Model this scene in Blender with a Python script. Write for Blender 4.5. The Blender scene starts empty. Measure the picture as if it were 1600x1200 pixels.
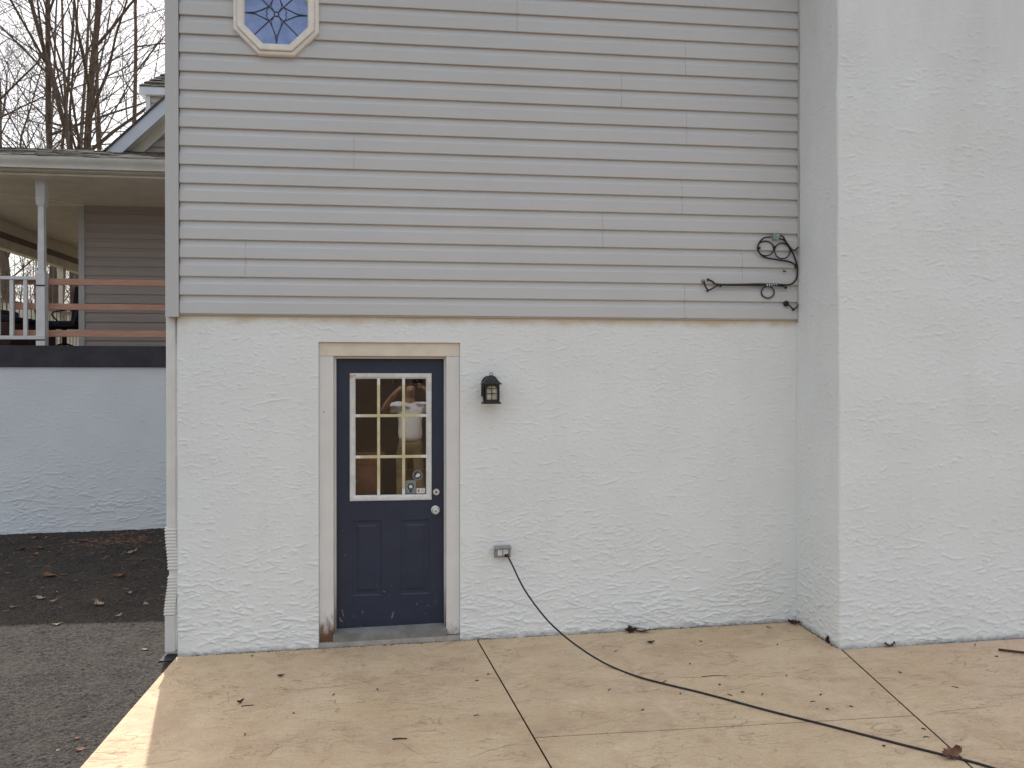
import bpy, bmesh, math, random
import numpy as np
from mathutils import Vector, Matrix
R = math.radians
rnd = random.Random(7)
sc = bpy.context.scene
C = sc.collection

# ------------------------------------------------------------------ camera, sky, sun, exposure
cam_d = bpy.data.cameras.new('camera')
cam = bpy.data.objects.new('camera', cam_d); C.objects.link(cam)
cam.location = (0, -5.681, 1.811)
cam.rotation_euler = (math.pi/2 - 0.0039, 0.0, -0.118)
cam_d.sensor_width = 36; cam_d.lens = 28.18
cam_d.clip_start = 0.05; cam_d.clip_end = 600
sc.camera = cam

SUN_AZ = R(-13.3)          # from +Y towards +X
SUN_EL = R(53.5)
SKY = 0.15
w = bpy.data.worlds.new('World'); sc.world = w; w.use_nodes = True
nt = w.node_tree; nt.nodes.clear()
wo = nt.nodes.new('ShaderNodeOutputWorld'); bg = nt.nodes.new('ShaderNodeBackground')
sky = nt.nodes.new('ShaderNodeTexSky'); sky.sky_type = 'NISHITA'; sky.sun_disc = False
sky.sun_elevation = SUN_EL; sky.sun_rotation = SUN_AZ
sky.air_density = 1.0; sky.dust_density = 5.0; sky.ozone_density = 0.6
# a thin white veil of high cloud over the clear sky
veil = nt.nodes.new('ShaderNodeMix'); veil.data_type = 'RGBA'; veil.inputs['Factor'].default_value = .55
VEIL = 5.6
[i for i in veil.inputs if i.name == 'B' and i.type == 'RGBA'][0].default_value = (VEIL*.985, VEIL, VEIL*1.0, 1)
nt.links.new(sky.outputs[0], [i for i in veil.inputs if i.name == 'A' and i.type == 'RGBA'][0])
bg.inputs['Strength'].default_value = SKY
nt.links.new([o for o in veil.outputs if o.type == 'RGBA'][0], bg.inputs[0]); nt.links.new(bg.outputs[0], wo.inputs[0])

sd = bpy.data.lights.new('sun', 'SUN'); sd.energy = 2.8; sd.angle = R(0.53); sd.color = (1, .985, .95)
so = bpy.data.objects.new('sun', sd); C.objects.link(so); so.location = (-5, 20, 30)
sv = Vector((math.sin(SUN_AZ)*math.cos(SUN_EL), math.cos(SUN_AZ)*math.cos(SUN_EL), math.sin(SUN_EL)))
so.rotation_euler = sv.to_track_quat('Z', 'Y').to_euler()
sc.view_settings.view_transform = 'Standard'; sc.view_settings.look = 'None'
sc.view_settings.gamma = 1; sc.view_settings.exposure = 0.78
sc.cycles.max_bounces = 8; sc.cycles.transparent_max_bounces = 12

# ------------------------------------------------------------------ material helpers
class NT:
    def __init__(s, name):
        s.m = bpy.data.materials.new(name); s.m.use_nodes = True
        s.t = s.m.node_tree; s.p = s.t.nodes['Principled BSDF']; s.out = s.t.nodes['Material Output']
        s.tc = s.n('ShaderNodeTexCoord').outputs['Object']
    def n(s, k, **kw):
        o = s.t.nodes.new(k)
        for a, b in kw.items(): setattr(o, a, b)
        return o
    def put(s, sock, v):
        if isinstance(v, bpy.types.NodeSocket): s.t.links.new(v, sock)
        elif v is not None: sock.default_value = v
    def math(s, op, a, b=None, c=None, clamp=False):
        o = s.n('ShaderNodeMath', operation=op); o.use_clamp = clamp
        for i, v in enumerate((a, b, c)):
            if v is not None: s.put(o.inputs[i], v)
        return o.outputs[0]
    def mapv(s, vec=None, scale=(1,1,1), loc=(0,0,0), rot=(0,0,0)):
        o = s.n('ShaderNodeMapping'); s.put(o.inputs['Vector'], vec or s.tc)
        o.inputs['Scale'].default_value = scale; o.inputs['Location'].default_value = loc; o.inputs['Rotation'].default_value = rot
        return o.outputs[0]
    def noise(s, vec=None, scale=5, detail=3, rough=.55, dist=0):
        o = s.n('ShaderNodeTexNoise'); s.put(o.inputs['Vector'], vec or s.tc)
        o.inputs['Scale'].default_value = scale; o.inputs['Detail'].default_value = detail
        o.inputs['Roughness'].default_value = rough; o.inputs['Distortion'].default_value = dist
        return o.outputs['Fac']
    def noisec(s, vec=None, scale=5, detail=2):
        o = s.n('ShaderNodeTexNoise'); s.put(o.inputs['Vector'], vec or s.tc)
        o.inputs['Scale'].default_value = scale; o.inputs['Detail'].default_value = detail
        return o.outputs['Color']
    def voro(s, vec=None, scale=5, feature='F1', out='Distance', rand=1):
        o = s.n('ShaderNodeTexVoronoi', feature=feature); s.put(o.inputs['Vector'], vec or s.tc)
        o.inputs['Scale'].default_value = scale; o.inputs['Randomness'].default_value = rand
        return o.outputs[out]
    def warp(s, vec, scale, amt):
        c = s.noisec(vec, scale)
        a = s.n('ShaderNodeVectorMath', operation='SUBTRACT'); s.put(a.inputs[0], c); a.inputs[1].default_value = (.5,.5,.5)
        b = s.n('ShaderNodeVectorMath', operation='SCALE'); s.put(b.inputs[0], a.outputs[0]); b.inputs['Scale'].default_value = amt
        d = s.n('ShaderNodeVectorMath', operation='ADD'); s.put(d.inputs[0], vec); s.put(d.inputs[1], b.outputs[0])
        return d.outputs[0]
    def step(s, v, a, b, lo=0., hi=1.):
        o = s.n('ShaderNodeMapRange', interpolation_type='SMOOTHSTEP'); s.put(o.inputs['Value'], v)
        o.inputs['From Min'].default_value = a; o.inputs['From Max'].default_value = b
        o.inputs['To Min'].default_value = lo; o.inputs['To Max'].default_value = hi
        return o.outputs[0]
    def mix(s, f, a, b, blend='MIX'):
        o = s.n('ShaderNodeMix', data_type='RGBA', blend_type=blend); s.put(o.inputs['Factor'], f)
        for k, v in (('A', a), ('B', b)):
            sock = [i for i in o.inputs if i.name == k and i.type == 'RGBA'][0]
            if isinstance(v, (tuple, list)): v = (*v[:3], 1)
            s.put(sock, v)
        return [q for q in o.outputs if q.type == 'RGBA'][0]
    def axis(s, i, vec=None):
        o = s.n('ShaderNodeSeparateXYZ'); s.put(o.inputs[0], vec or s.tc); return o.outputs[i]
    def wpos(s):
        return s.n('ShaderNodeNewGeometry').outputs['Position']
    def bump(s, h, dist=1., strength=1.):
        o = s.n('ShaderNodeBump'); s.put(o.inputs['Height'], h)
        o.inputs['Distance'].default_value = dist; o.inputs['Strength'].default_value = strength
        s.put(s.p.inputs['Normal'], o.outputs[0]); return o
    def fin(s, col=None, rough=None, spec=None, metal=None):
        if isinstance(col, (tuple, list)): col = (*col[:3], 1)
        s.put(s.p.inputs['Base Color'], col); s.put(s.p.inputs['Roughness'], rough)
        s.put(s.p.inputs['Specular IOR Level'], spec); s.put(s.p.inputs['Metallic'], metal)
        return s.m

def plain(name, col, rough=.6, var=.12, scale=14, bump=0, spec=.4, metal=None, bscale=60):
    t = NT(name)
    n = t.noise(scale=scale, detail=4)
    dark = tuple(c*(1-var) for c in col); lite = tuple(min(1, c*(1+var)) for c in col)
    c = t.mix(t.step(n, .3, .7), dark, lite)
    if bump: t.bump(t.math('MULTIPLY', t.noise(scale=bscale, detail=3), bump))
    return t.fin(c, rough, spec, metal)

def stucco(name, base, heavy=(0., .9), stain=True, band=None, tint=None):
    t = NT(name); W = t.wpos()
    z = t.axis(2, W)
    h = t.math('ADD', t.math('MULTIPLY', t.noise(W, 60, 3), .0010), t.math('MULTIPLY', t.noise(t.mapv(W, scale=(1, 1, 2)), 22, 3), .0016))
    t.bump(h)
    c = t.mix(t.step(t.noise(W, 1.7, 4), .3, .7), tuple(x*.955 for x in base), base)
    if stain:
        s = t.noise(t.mapv(W, scale=(1.6, 1.6, .35)), 2.2, 5, .65)
        c = t.mix(t.step(s, .52, .75, 0, .2), c, (base[0]*.80, base[1]*.775, base[2]*.73))
    if tint:                                  # dust washed on to the upper right of the stack
        s = t.math('MULTIPLY', t.step(z, 2.6, 4.6), t.step(t.noise(t.mapv(W, scale=(1.2, 1.2, .3)), 2.0, 4), .35, .65))
        c = t.mix(t.math('MULTIPLY', s, .45), c, tint)
    if band:                                  # pollen-yellow stain caught under the siding
        e = t.math('ADD', z, t.math('MULTIPLY', t.math('SUBTRACT', t.noise(W, 6, 4), .5), .10))
        c = t.mix(t.step(e, band[0], band[1], 0, .8), c, band[2])
    # grime in a strip just over the paving
    e = t.math('ADD', t.math('SUBTRACT', z, t.math('MULTIPLY', t.axis(0, W), .0185)), t.math('MULTIPLY', t.math('SUBTRACT', t.noise(W, 22, 3), .5), .06))
    c = t.mix(t.step(e, -.005, -.045, 0, .55), c, (.2, .19, .18))
    return t.fin(c, .82, .25)

M = {}
M['stucco'] = stucco('white_stucco', (.75, .77, .76), (0.05, .95), True, (2.19, 2.262, (.56, .46, .31)))
M['stucco_stack'] = stucco('chimney_stucco', (.735, .757, .747), (0.1, .8), True, None, (.60, .585, .565))
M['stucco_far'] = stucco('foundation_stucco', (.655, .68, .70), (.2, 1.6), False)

def siding_mat(name, col):
    t = NT(name); W = t.wpos()
    g = t.noise(t.mapv(W, scale=(3, 3, 40)), 6, 4, .6)
    c = t.mix(t.step(t.noise(W, 1.2, 3), .3, .7), tuple(x*.96 for x in col), col)
    c = t.mix(t.step(t.noise(t.mapv(W, scale=(1, 1, .2)), 5, 5, .7), .55, .8, 0, .22), c, tuple(x*.82 for x in col))
    t.bump(t.math('MULTIPLY', g, .0016))
    return t.fin(c, .55, .3)
M['siding'] = siding_mat('grey_vinyl', (.54, .54, .535))
M['siding_trim'] = siding_mat('grey_vinyl_trim', (.50, .50, .49))
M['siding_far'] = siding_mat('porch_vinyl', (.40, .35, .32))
M['frame_cream'] = plain('cream_frame', (.75, .71, .64), .5, .05, 20)
M['came'] = plain('lead_came', (.035, .04, .06), .5, .2, 40)

t = NT('leaded_glass_painted_sky')
c = t.mix(t.step(t.noise(scale=9, detail=4), .3, .7), (.125, .205, .44), (.21, .30, .58))  # blue of the mirrored sky is put into the base colour
t.bump(t.math('MULTIPLY', t.noise(scale=14, detail=2), .004))
M['painted_sky_glass'] = t.fin(c, .12, .8)

t = NT('navy_door_paint'); W = t.wpos()
c = t.mix(t.step(t.noise(scale=6, detail=4), .3, .7), (.014, .021, .046), (.018, .026, .054))
sc_ = t.noise(t.mapv(scale=(3, 1, 1.2), rot=(0, .35, 0)), 14, 2)
zz = t.axis(2, W)
sm = t.math('MULTIPLY', t.step(sc_, .70, .74), t.step(zz, .55, .1))
c = t.mix(t.math('MULTIPLY', sm, .5), c, (.2, .19, .17))
t.bump(t.math('MULTIPLY', t.noise(t.mapv(scale=(12, 1, 1.5)), 22, 3), .0008))
M['navy'] = t.fin(c, .42, .45)

def weathered(name, col, peel, zlo, zhi, amt=1.):
    t = NT(name); W = t.wpos()
    z = t.axis(2, W)
    n = t.noise(t.mapv(W, scale=(1.6, 1, .8)), 24, 5, .7)
    e = t.math('ADD', z, t.math('MULTIPLY', t.math('SUBTRACT', n, .5), .3))
    c = t.mix(t.step(t.noise(W, 5, 4), .3, .7), tuple(x*.93 for x in col), col)
    c = t.mix(t.step(t.noise(t.mapv(W, loc=(3, 3, 3)), 38, 3), .72, .75, 0, .8), c, (.16, .14, .12))
    c = t.mix(t.step(e, zhi, zlo, 0, amt), c, peel)
    t.bump(t.math('MULTIPLY', n, .002))
    return t.fin(c, .6, .3)
M['casing'] = weathered('door_casing_paint', (.69, .675, .65), (.13, .065, .035), .0, .19)
M['casing_right'] = weathered('door_casing_paint_right', (.69, .675, .65), (.2, .15, .11), -.06, .10)
M['casing_head_shaded'] = plain('door_head_shaded', (.66, .59, .49), .6, .06, 8)  # darker tan carries the shading under the head
M['door_stop'] = weathered('door_stop_paint', (.55, .53, .49), (.10, .06, .04), .02, .45, .8)
M['lite_frame'] = plain('lite_frame_paint', (.62, .62, .60), .5, .1, 18, .001)
t = NT('muntin_yellowed'); W = t.wpos()
c = t.mix(t.step(t.noise(W, 12, 3), .4, .6), (.52, .46, .27), (.60, .54, .35))
dx = t.math('ABSOLUTE', t.math('ADD', t.axis(0, W), .185)); dz = t.math('ABSOLUTE', t.math('SUBTRACT', t.axis(2, W), 1.41))
ends = t.math('MAXIMUM', t.step(dx, .205, .225), t.step(dz, .365, .38))
c = t.mix(ends, c, (.68, .68, .66))
M['muntin'] = t.fin(c, .5, .4)
t = NT('window_glass')
t.t.nodes.remove(t.p)
tr = t.n('ShaderNodeBsdfTransparent'); gl = t.n('ShaderNodeBsdfGlossy'); gl.inputs['Roughness'].default_value = 0.0
tr.inputs[0].default_value = (.95, .94, .92, 1); gl.inputs[0].default_value = (1, .97, .93, 1)
fr = t.n('ShaderNodeFresnel'); fr.inputs['IOR'].default_value = 1.9
bn = t.n('ShaderNodeBump'); t.put(bn.inputs['Height'], t.math('MULTIPLY', t.noise(t.wpos(), 5, 1), .00022)); bn.inputs['Distance'].default_value = 1
t.put(gl.inputs['Normal'], bn.outputs[0])
ms = t.n('ShaderNodeMixShader'); t.put(ms.inputs[0], t.math('MULTIPLY', fr.outputs[0], 1.08)); t.put(ms.inputs[1], tr.outputs[0]); t.put(ms.inputs[2], gl.outputs[0])
t.put(t.out.inputs[0], ms.outputs[0]); M['glass'] = t.m
M['steel'] = plain('satin_nickel', (.60, .59, .57), .35, .08, 30, 0, .5, .35)
M['brass_dark'] = plain('lock_core', (.18, .16, .13), .35, .1, 30, 0, .5, 1.0)
M['sill'] = plain('weathered_sill', (.20, .195, .185), .7, .2, 9, .002)
M['sill_strip'] = plain('concrete_sill', (.35, .33, .30), .85, .2, 8, .004)
M['bronze'] = plain('bronze_black', (.022, .02, .019), .5, .25, 30, .0006)
M['seeded_glass'] = plain('seeded_glass', (.36, .35, .27), .25, .25, 35, .002, .6)
M['grey_metal'] = plain('grey_cast_metal', (.25, .24, .235), .5, .15, 30, .0006)
M['white_plastic'] = plain('white_plastic', (.72, .73, .74), .4, .04, 20)
M['black_rubber'] = plain('black_rubber', (.017, .017, .018), .55, .2, 30)
M['zip_white'] = plain('pale_tag', (.6, .6, .6), .5, .05)
M['green_label'] = plain('green_label', (.08, .36, .27), .5, .1)
M['spout'] = plain('white_spout', (.66, .65, .62), .45, .05, 6)
M['white_paint'] = plain('white_paint', (.62, .62, .62), .5, .07, 7)
M['cream_paint'] = plain('cream_paint', (.74, .70, .60), .55, .07, 5)
M['gutter'] = plain('gutter_paint', (.58, .56, .50), .45, .08, 4)
M['rake'] = plain('rake_paint', (.55, .58, .64), .5, .05, 5)
M['dark_band'] = plain('charcoal_fascia', (.030, .028, .036), .6, .2, 6, .001)
M['lumber'] = None
t = NT('fresh_lumber'); W = t.wpos()
g = t.noise(t.mapv(W, scale=(.6, 1, 14)), 9, 4, .6)
c = t.mix(t.step(g, .3, .7), (.40, .21, .15), (.52, .30, .22))
c = t.mix(t.step(t.voro(t.mapv(W, scale=(2.2, 1, 6)), 2.4), .10, .05, 0, .6), c, (.22, .10, .07))
M['lumber'] = t.fin(c, .7, .2)
M['ceiling'] = plain('ceiling_paint', (.80, .75, .64), .6, .05, 4)
M['deck'] = plain('deck_boards', (.12, .075, .06), .7, .2, 6)
M['shaded_beam'] = plain('shaded_beam', (.17, .14, .115), .6, .1, 5)  # dark tone holds the shade on the porch header
M['dark_metal'] = plain('black_metal', (.015, .014, .015), .5, .2, 20)
M['cushion'] = plain('navy_cushion', (.018, .018, .028), .85, .2, 20)
M['wicker'] = plain('brown_wicker', (.05, .025, .02), .7, .3, 60, .004)
t = NT('asphalt_shingles'); W = t.wpos()
c = t.mix(t.step(t.noise(t.mapv(W, scale=(3.2, 3.2, 9)), 3, 3), .35, .65), (.045, .041, .036), (.115, .105, .09))
t.bump(t.math('MULTIPLY', t.noise(W, 180, 2), .002)); M['shingle'] = t.fin(c, .95, .1)

t = NT('stamped_concrete'); W = t.wpos()
base = t.mix(t.step(t.noise(W, 1.1, 5, .6), .3, .7), (.585, .428, .265), (.67, .51, .335))
base = t.mix(t.step(t.noise(t.mapv(W, loc=(4, 2, 0)), 2.7, 6, .68), .45, .66, 0, .6), base, (.49, .335, .22))
base = t.mix(t.step(t.noise(t.mapv(W, loc=(9, 1, 0)), 4.2, 6, .7), .52, .72, 0, .5), base, (.74, .60, .43))
pk = t.math('MULTIPLY', t.step(t.axis(0, W), 2.4, 4.2), t.step(t.noise(t.mapv(W, loc=(1, 7, 0)), 1.3, 4), .35, .6))
base = t.mix(t.math('MULTIPLY', pk, .6), base, (.62, .43, .33))
base = t.mix(t.step(t.noise(t.mapv(W, scale=(1, 1.7, 1)), 60, 4, .7), .56, .70, 0, .40), base, (.33, .235, .15))
base = t.mix(t.step(t.noise(t.mapv(W, loc=(3,3,0)), 70, 3), .62, .72, 0, .35), base, (.60, .50, .38))
base = t.mix(t.step(t.noise(t.mapv(W, scale=(1, 1.5, 1)), 110, 3, .7), .57, .68, 0, .5), base, (.24, .16, .10))
base = t.mix(t.step(t.noise(t.mapv(W, scale=(1, 1.6, 1), loc=(4, 4, 0)), 90, 3, .7), .58, .68, 0, .5), base, (.80, .68, .52))
cw = t.warp(t.warp(t.mapv(W, scale=(.8, 1.3, .01)), 2.5, .5), 11, .09)
ve = t.voro(cw, 1.25, 'DISTANCE_TO_EDGE')
cm = t.step(t.noise(t.mapv(W, loc=(2, 5, 0)), 1.9, 2), .56, .64)
cr = t.math('MULTIPLY', t.step(ve, .0045, .001), cm)
base = t.mix(t.math('MULTIPLY', cr, .45), base, (.20, .125, .07))
n5 = t.noise(t.warp(t.warp(t.mapv(W, scale=(1, 1.9, .01)), 3, .35), 16, .05), 3.4, 2, .5)
cb_ = t.step(t.noise(t.mapv(W, loc=(6, 2, 0)), 3.2, 3), .50, .60)
cz = t.math('MULTIPLY', t.math('MULTIPLY', t.step(n5, .487, .495), t.step(n5, .500, .512, 1, 0)), cb_)
n6 = t.noise(t.warp(t.mapv(W, scale=(1, 2.4, .01), loc=(3, 1, 0)), 7, .15), 9, 2, .5)
cy = t.math('MULTIPLY', t.math('MULTIPLY', t.step(n6, .47, .49), t.step(n6, .505, .53, 1, 0)), t.step(t.noise(t.mapv(W, loc=(1, 9, 0)), 7, 2), .52, .62))
base = t.mix(t.math('MULTIPLY', cz, .42), base, (.22, .14, .085))
base = t.mix(t.math('MULTIPLY', cy, .22), base, (.25, .17, .11))
h = t.math('MULTIPLY', t.math('MULTIPLY', t.step(ve, .03, .0), cm), -.004)
h = t.math('ADD', h, t.math('MULTIPLY', t.math('ADD', cz, cy), -.003))
h = t.math('ADD', h, t.math('MULTIPLY', t.noise(t.mapv(W, scale=(1, 1.8, 1)), 34, 4, .7), .006))
h = t.math('ADD', h, t.math('MULTIPLY', t.noise(t.warp(t.mapv(W, scale=(1, 1.6, 1)), 4, .2), 9, 6, .68), .022))
h = t.math('ADD', h, t.math('MULTIPLY', t.noise(W, 150, 2), .0006))
t.bump(h)
M['patio'] = t.fin(base, t.step(t.noise(W, 3, 3), .3, .7, .55, .8), .3)
M['crack'] = plain('crack_dirt', (.17, .105, .06), .95, .3, 30)
M['joint'] = plain('joint_dirt', (.016, .013, .010), .95, .4, 30, .003)

t = NT('asphalt'); W = t.wpos()
v = t.voro(W, 95, 'F1', 'Color')
b = t.axis(0, v)
c = t.mix(t.step(b, .3, .95), (.016, .013, .0115), (.062, .050, .041))
c = t.mix(t.step(t.noise(W, 260, 2), .58, .72, 0, .6), c, (.135, .112, .092))
c = t.mix(t.step(t.noise(W, 9, 6, .75), .45, .65, 0, .6), c, (.020, .0155, .013))
c = t.mix(t.step(t.noise(t.mapv(W, loc=(5, 2, 0)), 24, 4, .7), .62, .72, 0, .6), c, (.11, .085, .06))
h = t.math('ADD', t.math('MULTIPLY', t.voro(W, 75), -.006), t.math('MULTIPLY', t.noise(W, 40, 4, .7), .006))
c = t.mix(t.step(t.noise(t.mapv(W, loc=(2, 2, 0)), 34, 5, .75), .50, .64, 0, .55), c, (.095, .08, .068))
t.bump(h); c = t.mix(t.step(t.noise(t.mapv(W, loc=(8, 3, 0)), 2.2, 5, .7), .45, .62, 0, .45), c, (.055, .047, .036))
c = t.mix(t.step(t.noise(t.mapv(W, loc=(1, 6, 0)), 3.1, 5, .7), .50, .66, 0, .5), c, (.017, .014, .013))
M['asphalt'] = t.fin(c, .85, .25)
t = NT('leaf_litter'); W = t.wpos()
c = t.mix(t.step(t.noise(W, 30, 4), .3, .7), (.03, .02, .013), (.085, .055, .034))
c = t.mix(t.step(t.noise(W, .5, 4), .45, .6), c, (.05, .036, .022))
t.bump(t.math('MULTIPLY', t.noise(W, 25, 4), .04)); c = t.mix(t.step(t.axis(1, W), 1., 4.), c, t.mix(t.step(t.noise(W, 3, 5), .35, .65), (.15, .13, .065), (.30, .245, .145)))  # paler ground towards the back, added to bounce light up to the porch ceiling
M['litter'] = t.fin(c, .95, .1)
t = NT('bark')
W = t.wpos()
c = t.mix(t.step(t.noise(t.mapv(W, scale=(6, 6, 1)), 3, 4), .3, .7), (.085, .062, .048), (.18, .14, .11))
t.bump(t.math('MULTIPLY', t.noise(t.mapv(W, scale=(6, 6, 1)), 8, 4), .03)); M['bark'] = t.fin(c, .95, .1)
M['bark_pale'] = plain('bark_pale', (.19, .165, .14), .95, .3, 3, .02, .1)
M['twigs'] = plain('twig_bark', (.13, .098, .08), .9, .25, 1, 0, .1)
M['leaf_brown'] = plain('dead_leaf_brown', (.17, .085, .055), .8, .3, 30)
M['leaf_tan'] = plain('dead_leaf_tan', (.30, .225, .155), .8, .25, 30)
M['leaf_rust'] = plain('dead_leaf_rust', (.20, .10, .055), .8, .3, 30)
M['leaf_dark'] = plain('dead_leaf_dark', (.06, .028, .02), .85, .3, 40)
M['twig_bit'] = plain('twig_bit', (.045, .03, .022), .9, .3, 40)
M['scuff'] = plain('bare_scuff', (.17, .16, .14), .8, .3, 40)
M['room'] = plain('room_panelling', (.10, .06, .042), .7, .2, 3)
M['room_floor'] = plain('room_floor', (.12, .08, .06), .7, .2, 3)
M['redwood'] = plain('red_wood', (.48, .19, .11), .45, .2, 5)
M['carton'] = plain('cardboard', (.50, .34, .20), .8, .08, 6)
M['skin'] = plain('skin', (.36, .22, .165), .55, .08, 12)
M['tshirt'] = plain('white_cotton', (.72, .73, .75), .9, .04, 9, .004, .1)
M['print'] = plain('grey_print', (.30, .31, .33), .9, .1, 9)
M['khaki'] = plain('khaki_cotton', (.22, .18, .11), .9, .1, 9, .004, .1)
M['hair'] = plain('dark_hair', (.05, .035, .025), .8, .2, 40)
M['phone'] = plain('black_phone', (.01, .01, .012), .3, .1)
M['tape'] = plain('amber_tape', (.55, .27, .08), .6, .1)
M['red'] = plain('red_ink', (.5, .03, .03), .6, .1)
M['sticker_grey'] = plain('grey_sticker', (.20, .22, .22), .5, .2, 60)
M['sticker_dark'] = plain('dark_sticker', (.05, .055, .06), .5, .2, 60)
M['sticker_white'] = plain('white_sticker', (.62, .62, .58), .5, .1, 60)

# ------------------------------------------------------------------ mesh helpers (world coordinates in, local out)
class MB:
    def __init__(s): s.v = []; s.f = []; s.mi = []
    def add(s, vs, fs, mi=0):
        b = len(s.v); s.v += [tuple(map(float, q)) for q in vs]; s.f += [tuple(i+b for i in f) for f in fs]; s.mi += [mi]*len(fs); return s
    def box(s, x0, x1, y0, y1, z0, z1, bev=0, mi=0, mat=None):
        if bev:
            bm = bmesh.new(); bmesh.ops.create_cube(bm, size=1)
            for q in bm.verts: q.co = Vector(((x0+x1)/2+q.co.x*(x1-x0), (y0+y1)/2+q.co.y*(y1-y0), (z0+z1)/2+q.co.z*(z1-z0)))
            bmesh.ops.bevel(bm, geom=bm.edges[:], offset=bev, segments=2, profile=.5, affect='EDGES')
            bm.verts.index_update()
            vs = [tuple(q.co) for q in bm.verts]; fs = [tuple(q.index for q in f.verts) for f in bm.faces]; bm.free()
        else:
            vs = [(x0,y0,z0),(x1,y0,z0),(x1,y1,z0),(x0,y1,z0),(x0,y0,z1),(x1,y0,z1),(x1,y1,z1),(x0,y1,z1)]
            fs = [(0,3,2,1),(4,5,6,7),(0,1,5,4),(1,2,6,5),(2,3,7,6),(3,0,4,7)]
        if mat is not None: vs = [tuple(mat @ Vector(q)) for q in vs]
        return s.add(vs, fs, mi)
    def loops(s, loops, cap0=False, cap1=False, closed=True, mi=0):
        n = len(loops[0]); vs = [p for l in loops for p in l]; fs = []
        for i in range(len(loops)-1):
            for j in range(n if closed else n-1):
                k = (j+1) % n; fs.append((i*n+j, i*n+k, (i+1)*n+k, (i+1)*n+j))
        if cap0: fs.append(tuple(range(n-1, -1, -1)))
        if cap1: fs.append(tuple((len(loops)-1)*n+j for j in range(n)))
        return s.add(vs, fs, mi)
    def lathe(s, c, axis, prof, n=20, cap=True, mi=0):
        a = Vector(axis).normalized(); u = a.orthogonal().normalized(); v = a.cross(u)
        L = []
        for d, r in prof:
            L.append([tuple(Vector(c)+a*d+(u*math.cos(k*2*math.pi/n)+v*math.sin(k*2*math.pi/n))*max(r, 1e-4)) for k in range(n)])
        return s.loops(L, cap, cap, mi=mi)
    def tube(s, pts, r, n=8, closed=False, mi=0):
        P = [Vector(p) for p in pts]; m = len(P); L = []; up = None
        for i in range(m):
            a = P[(i-1) % m] if (closed or i > 0) else P[i]; b = P[(i+1) % m] if (closed or i < m-1) else P[i]
            d = (b-a).normalized()
            u = d.orthogonal().normalized() if up is None else (up-d*up.dot(d)).normalized()
            up = u; v = d.cross(u); rr = r[i] if isinstance(r, (list, tuple)) else r
            L.append([tuple(P[i]+(u*math.cos(k*2*math.pi/n)+v*math.sin(k*2*math.pi/n))*rr) for k in range(n)])
        if closed: L.append(L[0])
        return s.loops(L, not closed, not closed, mi=mi)
    def plate(s, xs, zs, holes, y0, y1, mi=0):
        # front at y0, back at y1; cells (i,j) in holes are open
        nx, nz = len(xs)-1, len(zs)-1
        solid = lambda i, j: 0 <= i < nx and 0 <= j < nz and (i, j) not in holes
        for i in range(nx):
            for j in range(nz):
                if not solid(i, j): continue
                a, b, c, d = xs[i], xs[i+1], zs[j], zs[j+1]
                s.add([(a,y0,c),(b,y0,c),(b,y0,d),(a,y0,d)], [(0,1,2,3)], mi)
                s.add([(a,y1,c),(b,y1,c),(b,y1,d),(a,y1,d)], [(3,2,1,0)], mi)
                if not solid(i-1, j): s.add([(a,y0,c),(a,y0,d),(a,y1,d),(a,y1,c)], [(0,1,2,3)], mi)
                if not solid(i+1, j): s.add([(b,y0,c),(b,y1,c),(b,y1,d),(b,y0,d)], [(0,1,2,3)], mi)
                if not solid(i, j-1): s.add([(a,y0,c),(a,y1,c),(b,y1,c),(b,y0,c)], [(0,1,2,3)], mi)
                if not solid(i, j+1): s.add([(a,y0,d),(b,y0,d),(b,y1,d),(a,y1,d)], [(0,1,2,3)], mi)
        return s

def wloc(o):
    v = Vector((0,0,0))
    while o: v += o.location; o = o.parent
    return v
def link(name, me, parent=None, loc=None):
    o = bpy.data.objects.new(name, me); C.objects.link(o)
    if parent: o.parent = parent
    if loc is not None: o.location = Vector(loc) - (wloc(parent) if parent else Vector((0,0,0)))
    return o
def obj(name, mb, mats, parent=None, smooth=None, loc=None, fix=True):
    """one mesh object from world-space geometry; origin = parent's origin, or loc"""
    me = bpy.data.meshes.new(name)
    org = Vector(loc) if loc is not None else (wloc(parent) if parent else Vector((0,0,0)))
    me.from_pydata([(v[0]-org.x, v[1]-org.y, v[2]-org.z) for v in mb.v], [], mb.f)
    for m in (mats if isinstance(mats, (list, tuple)) else [mats]): me.materials.append(m)
    me.polygons.foreach_set('material_index', mb.mi)
    if fix:
        bm = bmesh.new(); bm.from_mesh(me); bmesh.ops.remove_doubles(bm, verts=bm.verts, dist=1e-5)
        bmesh.ops.recalc_face_normals(bm, faces=bm.faces); bm.to_mesh(me); bm.free()
    if smooth:
        me.polygons.foreach_set('use_smooth', [True]*len(me.polygons)); me.set_sharp_from_angle(angle=R(smooth))
    me.update()
    return link(name, me, parent, org)
def tag(o, label, cat=None, group=None, kind=None):
    if label: o['label'] = label
    if cat: o['category'] = cat
    if group: o['group'] = group
    if kind: o['kind'] = kind
    return o
def thing(name, label, cat, loc, group=None):
    o = link(name, None, None, loc); return tag(o, label, cat, group)
def copy_tree(o, loc=None, rz=None, label=None, parent=None):
    c = o.copy(); C.objects.link(c); c.parent = parent
    if loc is not None: c.location = loc
    if rz is not None: c.rotation_euler = (0, 0, rz)
    if label: c['label'] = label
    for ch in o.children: copy_tree(ch, parent=c)
    return c
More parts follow.
